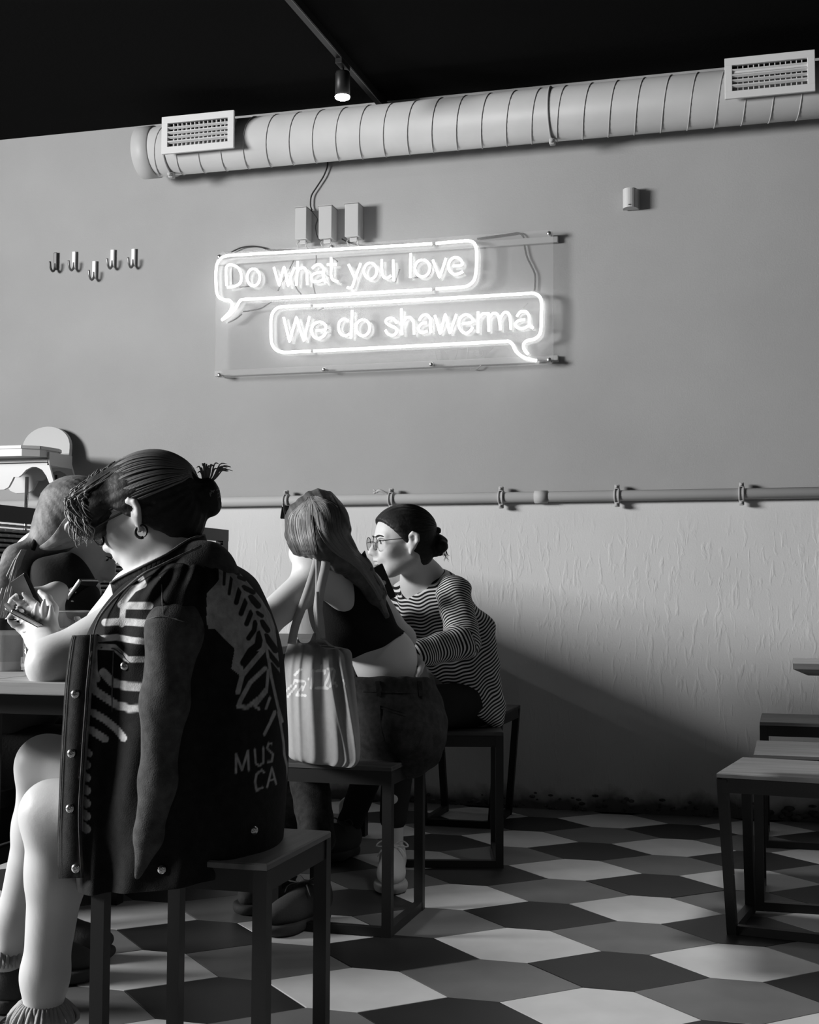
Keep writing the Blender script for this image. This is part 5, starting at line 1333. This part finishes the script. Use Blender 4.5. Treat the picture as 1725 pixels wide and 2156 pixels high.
    ribs = [([(900, 180), (935, 260), (830, 310), (690, 480)], 70), ([(760, 490), (1000, 490)], 80), ([(720, 470), (700, 690)], 62), ([(520, 670), (700, 660), (980, 680)], 78), ([(440, 850), (640, 830), (800, 860), (970, 880)], 68),
            ([(440, 930), (620, 940), (760, 1070), (950, 1070)], 66), ([(500, 1210), (600, 1320), (760, 1360), (950, 1370)], 90), ([(400, 1400), (520, 1480), (640, 1560), (780, 1600), (930, 1600)], 84), ([(380, 1640), (520, 1720), (640, 1820), (720, 1920)], 76),
            ([(360, 1830), (440, 1880), (520, 1930)], 80), ([(300, 2070), (350, 2090)], 70), ([(400, 860), (395, 1000), (400, 1200), (430, 1280)], 80), ([(380, 1290), (400, 1400)], 80)]
    for p, w in ribs: paint = np.maximum(paint, stroke(px, c1(p), w/5.134))
    for y in range(1575, 1740, 27): paint = np.maximum(paint, stroke(px, [(172, y), (183, y+9)], 17))
    paint = np.maximum(paint, stroke(px, [(174, 1575), (170, 1690), (170, 1738)], 9))
    area_ = c2([(160, 20), (260, 80), (440, 200), (600, 380), (780, 600), (900, 800), (955, 960), (990, 1260), (1020, 1560), (940, 1500), (880, 1430), (830, 1250), (780, 1260), (600, 1290), (540, 1420), (560, 1500), (520, 1580), (400, 1480), (440, 1260), (430, 1220), (330, 1120), (190, 980), (120, 990), (90, 900), (90, 540), (210, 410), (245, 360), (240, 160)])
    ar = inpoly(px, area_).astype(float)
    for p, w in (([(230, 20), (330, 90)], 40), ([(320, 230), (310, 420)], 36), ([(405, 330), (375, 540)], 38), ([(510, 480), (465, 650)], 60), ([(590, 620), (525, 790)], 62), ([(655, 770), (595, 920)], 60), ([(705, 900), (690, 1000), (620, 1100)], 60), ([(765, 1050), (740, 1190), (650, 1260), (560, 1410)], 92),
                 ([(350, 200), (490, 290)], 45), ([(500, 330), (570, 360)], 50), ([(560, 460), (680, 520)], 62), ([(650, 590), (740, 690)], 80), ([(730, 780), (790, 820)], 50), ([(790, 900), (860, 1000)], 70), ([(840, 1080), (960, 1250)], 80), ([(860, 1270), (1000, 1440)], 60), ([(900, 1440), (1020, 1600)], 70)):
        ar = np.minimum(ar, 1-stroke(px, c2(p), w/5.99))
    paint = np.maximum(paint, ar*.62)
    for p, w in (([(160, 20), (260, 150), (380, 270), (480, 400), (580, 560), (660, 710), (740, 880), (800, 1060), (850, 1250), (880, 1420), (910, 1600), (950, 1780), (1000, 2000), (1045, 2150)], 38), ([(800, 1260), (680, 1400), (540, 1570), (485, 1780)], 66), ([(830, 1480), (640, 1660), (520, 1880), (490, 1960), (600, 1975), (760, 1850), (840, 1750)], 58), ([(870, 1500), (845, 1780), (700, 1960), (750, 1990)], 40), ([(890, 1850), (840, 1990)], 36), ([(950, 2030), (900, 2150)], 44)):
        paint = np.maximum(paint, stroke(px, c2(p), w/5.99)*.62)
    for p, w in (([(750, 20), (700, 120), (615, 290)], 44), ([(800, 0), (840, 200), (870, 400), (880, 560), (920, 720), (935, 960)], 34), ([(235, 810), (235, 550), (315, 770), (395, 510), (405, 770)], 34), ([(485, 490), (500, 680), (545, 715), (600, 670), (600, 470)], 32), ([(710, 420), (670, 410), (650, 480), (730, 560), (715, 650), (660, 660)], 32), ([(610, 800), (580, 770), (510, 820), (490, 930), (510, 1040), (590, 1000)], 34), ([(650, 1000), (715, 740), (770, 950)], 30), ([(690, 900), (760, 900)], 28)):
        paint = np.maximum(paint, stroke(px, c3(p), w/6.339)*.6)
    paint *= front
    JM = attr_mat('painted_denim', 'paint', .010, .42, .92, bump=.35, bscale=420, mottle=.28, soft=.5)
    shl = mesh_obj('shell', to_world(V), [tuple(q) for q in F], JM, jk, True, attrs={'paint': paint})
    plain = attr_mat('plain_denim', 'none', .018, .018, .92, bump=.35, bscale=420, mottle=.35)
    worn = attr_mat('worn_denim', 'none', .10, .10, .92, bump=.35, bscale=420, mottle=.3)
    # hanging sleeve
    Sl = Field(p3(300, 1860, 2.30)-.14, p3(470, 1190, 2.42)+.15, .005)
    limb(Sl, [p3(420, 1220, 2.48), p3(366, 1330, 2.375), p3(350, 1480, 2.355), p3(338, 1640, 2.35), p3(316, 1760, 2.345), p3(289, 1846, 2.34)], [.074, .050, .042, .036, .025, .008], .02)
    Sl.ripple(lambda X, Y, Z: .0012*np.sin(Z*30+X*90))
    slv = field_obj('sleeve', Sl, attr_mat('sleeve_denim', 'none', .055, .055, .92, bump=.35, bscale=420, mottle=.3), jk, relax=2)
    jt = bvh(shl, slv)
    # front edge: the placket folded back towards the viewer, with its metal buttons
    def band(pts, name, m, wd=.004):
        q = MB(); VV = []
        for (a, b) in pts:
            a, b = np.array(a), np.array(b); VV += [a, b, b+np.array([0, wd, 0]), a+np.array([0, wd, 0])]
        n_ = len(pts); FF = [(i*4+j, (i+1)*4+j, (i+1)*4+(j+1) % 4, i*4+(j+1) % 4) for i in range(n_-1) for j in range(4)]+[(0, 1, 2, 3), tuple(range(4*n_-1, 4*n_-5, -1))]
        q.add(VV, FF); return mb_rdz(q).build(name, m, jk, True)
    pl = [(1338, 152, 196), (1352, 148, 196), (1400, 141, 192), (1450, 136, 187), (1500, 133, 184), (1550, 130, 180), (1600, 127, 177), (1650, 125, 174), (1700, 123, 171), (1750, 121, 171), (1800, 120, 173), (1850, 123, 176)]
    band([(p3(l, y, 2.415), p3(r, y-2, 2.375)) for y, l, r in pl], 'placket', plain)
    band([(p3(r-2, y-2, 2.376), p3(r+20, y-4, 2.44)) for y, l, r in pl[:-2]], 'placket_facing', attr_mat('facing_denim', 'none', .22, .22, .9, bump=.3, bscale=420, mottle=.3))
    tubes_obj('placket_seam', [[p3(l+4, y, 2.408) for y, l, r in pl], [p3(r-5, y-2, 2.374) for y, l, r in pl]], .0011, worn, jk, k=2)
    for (x, y, d) in ((160, 1461, 2.386), (152, 1586, 2.388), (149, 1702, 2.388), (161, 1828, 2.383), (264, 1402, 0), (534, 1748, 0), (342, 1830, 0)):
        q = MB(); q.lathe([(.0085, -.002), (.0085, .003), (.007, .0055), (.003, .0065), (.0005, .006)], p3(x, y, d) if d else stick(jt, x, y, 0), (-.15, -1, .05), 16); mb_rdz(q).build('button', M['stud'], jk, True)
    # collar standing round the neck, its near point lying on the chest
    cl = []
    for (x0, y0, d0, x1, y1, d1) in ((240, 1262, 2.50, 232, 1228, 2.47), (262, 1244, 2.46, 252, 1216, 2.45), (300, 1222, 2.43, 300, 1192, 2.42), (345, 1200, 2.42, 352, 1166, 2.42), (392, 1184, 2.44, 394, 1138, 2.46), (428, 1176, 2.50, 424, 1128, 2.53), (446, 1172, 2.58, 430, 1126, 2.60), (425, 1172, 2.66, 405, 1130, 2.66)):
        cl.append((p3(x0, y0, d0), p3(x1, y1, d1)))
    cc = [(Vector(a), Vector(b)) for a, b in cl]; A = catmull([a for a, b in cc], 5); Bq = catmull([b for a, b in cc], 5)
    band([(a, b) for a, b in zip(A, Bq)], 'collar', plain, .006)
    tubes_obj('collar_edge', [[np.array(b) for b in Bq[::3]], ], .0022, worn, jk, k=2)
    tubes_obj('front_edge', [[p3(x, y, d) for x, y, d in ((424, 1150, 2.43), (380, 1170, 2.40), (335, 1192, 2.385), (302, 1208, 2.385), (268, 1236, 2.40), (236, 1266, 2.40), (210, 1300, 2.40), (196, 1340, 2.385), (190, 1400, 2.372))]], .0026, worn, jk)
    tubes_obj('yoke_seam', [[stick(jt, x, y) for x, y in ((308, 1306), (325, 1300), (345, 1298), (365, 1302), (385, 1308), (430, 1322))], [stick(jt, x, y) for x, y in ((338, 1215), (341, 1240), (342, 1265), (343, 1294))]], .0012, worn, jk)
    tubes_obj('pocket_flap', [[stick(jt, x, y) for x, y in ((212, 1364), (240, 1366), (262, 1384), (274, 1396))], [stick(jt, x, y) for x, y in ((239, 1370), (238, 1400), (237, 1430), (236, 1465), (236, 1500))]], .0014, worn, jk)
    shoe(t, an*np.array([1, 1, 0]), an*np.array([1, 1, 0])+np.array([-.16, .06, 0]), M['shoe_dark'], frill=True)
    shoe(t, af*np.array([1, 1, 0]), af*np.array([1, 1, 0])+np.array([-.16, .05, 0]), M['shoe_dark'], frill=True)
person_denim()
phn = thing('phone', 'dark phone in the hand of the person in the denim jacket', 'phone', tuple(to_world(p3(45, 1290, 2.74))))
def slab_phone(root, c, xdir, ydir, w, h, th=.009, edge='stud'):
    x = unit(xdir); y = np.asarray(ydir, float); y = unit(y-x*(x@y)); n = np.cross(x, y); Rm = Matrix(np.stack([x, n, y], 1).tolist())
    q = MB(); q.box(Vector(c), (w, th, h), Rm, .003); mb_rdz(q).build('case', M[edge] if edge else M['black'], root)
    for s, nm in ((1, 'screen'), (-1, 'back')):
        q = MB(); q.box(Vector(np.asarray(c)+n*s*(th/2+.0004)), (w-.004, .001, h-.004), Rm); mb_rdz(q).build(nm, M['screen'] if s > 0 else M['black'], root)
slab_phone(phn, p3(50, 1296, 2.73), (.75, .35, -.45), (-.55, .75, .2), .072, .145)

# ---------------------------------------------------------------- fair-haired person across the table
def person_fair():
    t = thing('person', 'fair-haired person in black leaning over the table with bowed head', 'person', tuple(to_world(p3(20, 1500, 3.25))))
    S = 1.0; H0 = p3(180, 1128, 3.14); f = unit((.74, -.05, -.66)); R = head_frame(f, (.66, 0, .75))
    neck = p3(95, 1185, 3.18); chest = p3(88, 1300, 3.20); waist = p3(20, 1450, 3.26); hip = p3(-40, 1560, 3.30); hip[2] = .53
    sh_n, sh_f = p3(128, 1232, 3.04), p3(120, 1225, 3.34)
    el_n, wr_n = p3(182, 1365, 3.02), p3(120, 1318, 2.92); el_f, wr_f = p3(236, 1375, 3.26), p3(190, 1300, 3.08)
    B = Field(np.min([hip, neck, wr_n], 0)-.2, np.max([H0, sh_f, el_f, hip], 0)+.2, .006)
    T = head_add(B, H0, R, S)
    B.cone(T(-.03, 0, -.05), neck, .052, .06, .03); limb(B, [neck, chest, waist, hip], [.07, .115, .11, .125], .06); B.cone(sh_n, sh_f, .05, .05, .05)
    limb(B, [sh_n, el_n, wr_n], [.048, .042, .026], .03); limb(B, [sh_f, el_f, wr_f], [.048, .042, .026], .03)
    # near hand: wrist raised, hand dropping from it to the phone
    P = [wr_n, p3(112, 1252, 2.90)]; B.cone(P[0], P[1], .024, .019, .01)
    hand_add(B, P[1], p3(82, 1276, 2.86)-P[1], (-.5, .2, -.9), (.35, .45, .5, .6), .92, -1)
    hand_add(B, wr_f, p3(160, 1272, 3.04)-wr_f, (.3, -.9, .1), (.5, .6, .7, .8), .92, 1)
    field_obj('body', B, M['skin'], t, relax=2); eyes(t, T, S); lips(t, T, S)
    Ts = Field(np.min([hip, chest, sh_n, el_n], 0)-.12, np.max([sh_f, el_f, chest], 0)+.2, .0065)
    limb(Ts, [neck-np.array([-.0, 0, .05]), chest, waist, hip+np.array([0, 0, .05])], [.085, .128, .125, .125], .05); Ts.cone(sh_n, sh_f, .066, .066, .05)
    Ts.cone(sh_n, sh_n+(el_n-sh_n)*.75, .070, .074, .03); Ts.cone(sh_f, sh_f+(el_f-sh_f)*.7, .068, .070, .03)
    Ts.ripple(lambda X, Y, Z: .005*np.sin((X+Z*1.2)*48+Y*14)*np.sin((X-Z)*22+.6))
    field_obj('t_shirt', Ts, M['black_cloth2'], t, relax=2)
    J = Field(hip-.25, hip+np.array([.62, .3, .2]), .008); J.ell(hip, (.15, .17, .11), None, .04)
    for s in (-1, 1):
        k = hip+np.array([.42, s*.09, -.01]); limb(J, [hip+np.array([0, s*.08, 0]), k], [.085, .062], .03)
    field_obj('trousers', J, M['black_cloth'], t, relax=1)
    Sh2 = Field(hip-np.array([.1, .25, .56]), hip+np.array([.62, .25, .1]), .008)
    for s in (-1, 1):
        k = hip+np.array([.42, s*.09, -.01]); Sh2.cone(k, np.array([k[0]-.30, k[1], .07]), .058, .042, .02)
    field_obj('trouser_leg', Sh2, M['black_cloth'], t, relax=1)
    for s in (-1, 1):
        k = hip+np.array([.12, s*.09, 0]); shoe(t, np.array([k[0], k[1], 0]), np.array([k[0]+.17, k[1], 0]), M['shoe_dark'])
    Hh = Field(np.min([H0, p3(20, 1300, 3.1)], 0)-.16, np.max([H0, p3(80, 1150, 3.3)], 0)+.2, .0045); hair_cap(Hh, H0, R, S, .012, .018)
    tie = p3(78, 1154, 3.09)
    limb(Hh, [T(-.07, 0, .02), p3(118, 1128, 3.10), tie], [.075, .050, .026], .03)
    limb(Hh, [tie, p3(40, 1178, 3.07), p3(18, 1230, 3.03), p3(4, 1290, 3.02)], [.024, .034, .036, .016], .02)
    ridge(Hh, H0, R, .0012, 30)
    hm = field_obj('hair', Hh, M['hair_fair'], t, relax=1)
    L = []; ht = bvh(hm)
    for u in np.linspace(0, 1, 120):
        x, y = 232-50*u+rng.uniform(-4, 4), 1040+6*u+rng.uniform(-4, 4)
        if u > .5: x, y = 220+10*(u-.5), 1050+150*(u-.5)
        else: x, y = 228-30*(.5-u), 1046-10*u
        path = [(x, y), (190-20*(1-u), 1062+70*u), (150-12*(1-u), 1092+60*u), (112, 1128+30*u), (82+4*u, 1152+5*u)]; P_ = []
        for c in catmull([Vector((a, b, 0)) for a, b in path], 4):
            c.x += rng.uniform(-1, 1); h = ht.ray_cast(CO, ray(c.x, c.y).normalized())
            if h[0] is not None: P_.append(to_rdz(h[0]-ray(c.x, c.y).normalized()*.0009))
        if len(P_) > 4: L.append(P_)
    for k in range(40):
        w = rng.uniform(-1, 1); e = rng.uniform(-1, 1); L.append([tie+np.array([0, -.01, .01*w]), p3(45, 1172+14*w, 3.03), p3(22+9*e, 1222+12*w, 2.995), p3(4+14*e, 1290+12*w, 2.99)])
    tubes_obj('hair_strands', L, .0016, M['hair_strand_fair'], t, n=4, stuff=True, k=2)
    q = MB(); q.tube([Vector(tie+np.array([.026*math.cos(a)*.4, .030*math.sin(a), .030*math.cos(a)])) for a in np.linspace(0, 2*math.pi, 20)], .009, 8); mb_rdz(q).build('hair_tie', M['black_cloth'], t, True)
person_fair()
p2 = thing('phone', 'black phone tilted under the raised wrist of the fair-haired person', 'phone', tuple(to_world(p3(62, 1272, 2.86))))
slab_phone(p2, p3(64, 1272, 2.86), (.62, -.62, .3), (-.52, .1, .85), .062, .128, edge=None)
p4 = thing('phone', 'dark phone with a bright rim held up by the fair-haired person', 'phone', tuple(to_world(p3(158, 1262, 3.02))))
slab_phone(p4, p3(158, 1264, 3.00), (.35, .93, 0), (.62, -.1, .78), .07, .118)

# ---------------------------------------------------------------- stool for that person, things on the table
st_c = to_world(p3(-40, 1560, 3.30))
stool('stool behind the table under the fair-haired person', *sq(st_c[0]+.10, st_c[1]-.17, .34), topm='seat_wood')
def on_table(px, py): return PZ(px, py, .7502)
c = on_table(12, 1412)
cup = thing('paper_cup', 'pale paper coffee cup with a black lid on the table', 'cup', tuple(c))
dd = (c-CO).dot(CF); hz = lambda py: (PD(12, py, dd).z-c.z)
r_ = 39/FPX*dd
q = MB(); q.lathe([(r_*.80, 0), (r_*.80, .002), (r_*.99, hz(1318)), (r_, hz(1317)), (r_*.95, hz(1319))], c, (0, 0, 1), 36); q.build('cup', M['paper'], cup, True)
q = MB(); q.lathe([(r_*1.06, hz(1326)), (r_*1.06, hz(1322)), (r_*1.03, hz(1318)), (r_*1.00, hz(1308)), (r_*.96, hz(1303)), (r_*.90, hz(1303)), (r_*.88, hz(1306)), (.001, hz(1306))], c, (0, 0, 1), 36, False); q.build('lid', M['lid'], cup, True)
q = MB(); q.lathe([(r_*.845, hz(1392)), (r_*.85, hz(1391)), (r_*.965, hz(1338)), (r_*.96, hz(1337))], c, (0, 0, 1), 36, False); q.build('sleeve', M['canvas'], cup, True)
def tumbler(label, px, py, rpx, ytop, fill):
    c = on_table(px, py); dd = (c-CO).dot(CF); h = PD(px, ytop, dd).z-c.z; r = rpx/FPX*dd
    t = thing('glass', label, 'glass', tuple(c))
    q = MB(); q.lathe([(r*.8, 0), (r*.86, .004), (r, h), (r*.95, h), (r*.82, .012), (.001, .012)], c, (0, 0, 1), 32, False); q.build('tumbler', M['glass'], t, True)
    q = MB()
    q.lathe([(r*.93, h*fill), (r*.5, h*fill+.001), (.001, h*fill+.001)], c, (0, 0, 1), 32, False); q.build('drink', M['glass'], t, True)
    q = MB(); q.tube([c+Vector((r*math.cos(a), r*math.sin(a), h)) for a in np.linspace(0, 2*math.pi, 30)], .0018, 6); q.build('rim', M['cable_light'], t, True)
    for k in range(3):
        a = 2.1*k; q = MB(); q.box(c+Vector((r*.45*math.cos(a), r*.45*math.sin(a), h*fill-.012)), (.024, .024, .022), Matrix.Rotation(a, 3, 'Z'), .003); q.build('ice_cube', M['acrylic'], t)
    return t
tumbler('wide glass tumbler behind the bare forearm on the table', 150, 1408, 45, 1287, .72)
tumbler('narrow clear glass right beside the paper cup', 68, 1416, 21, 1330, .4)
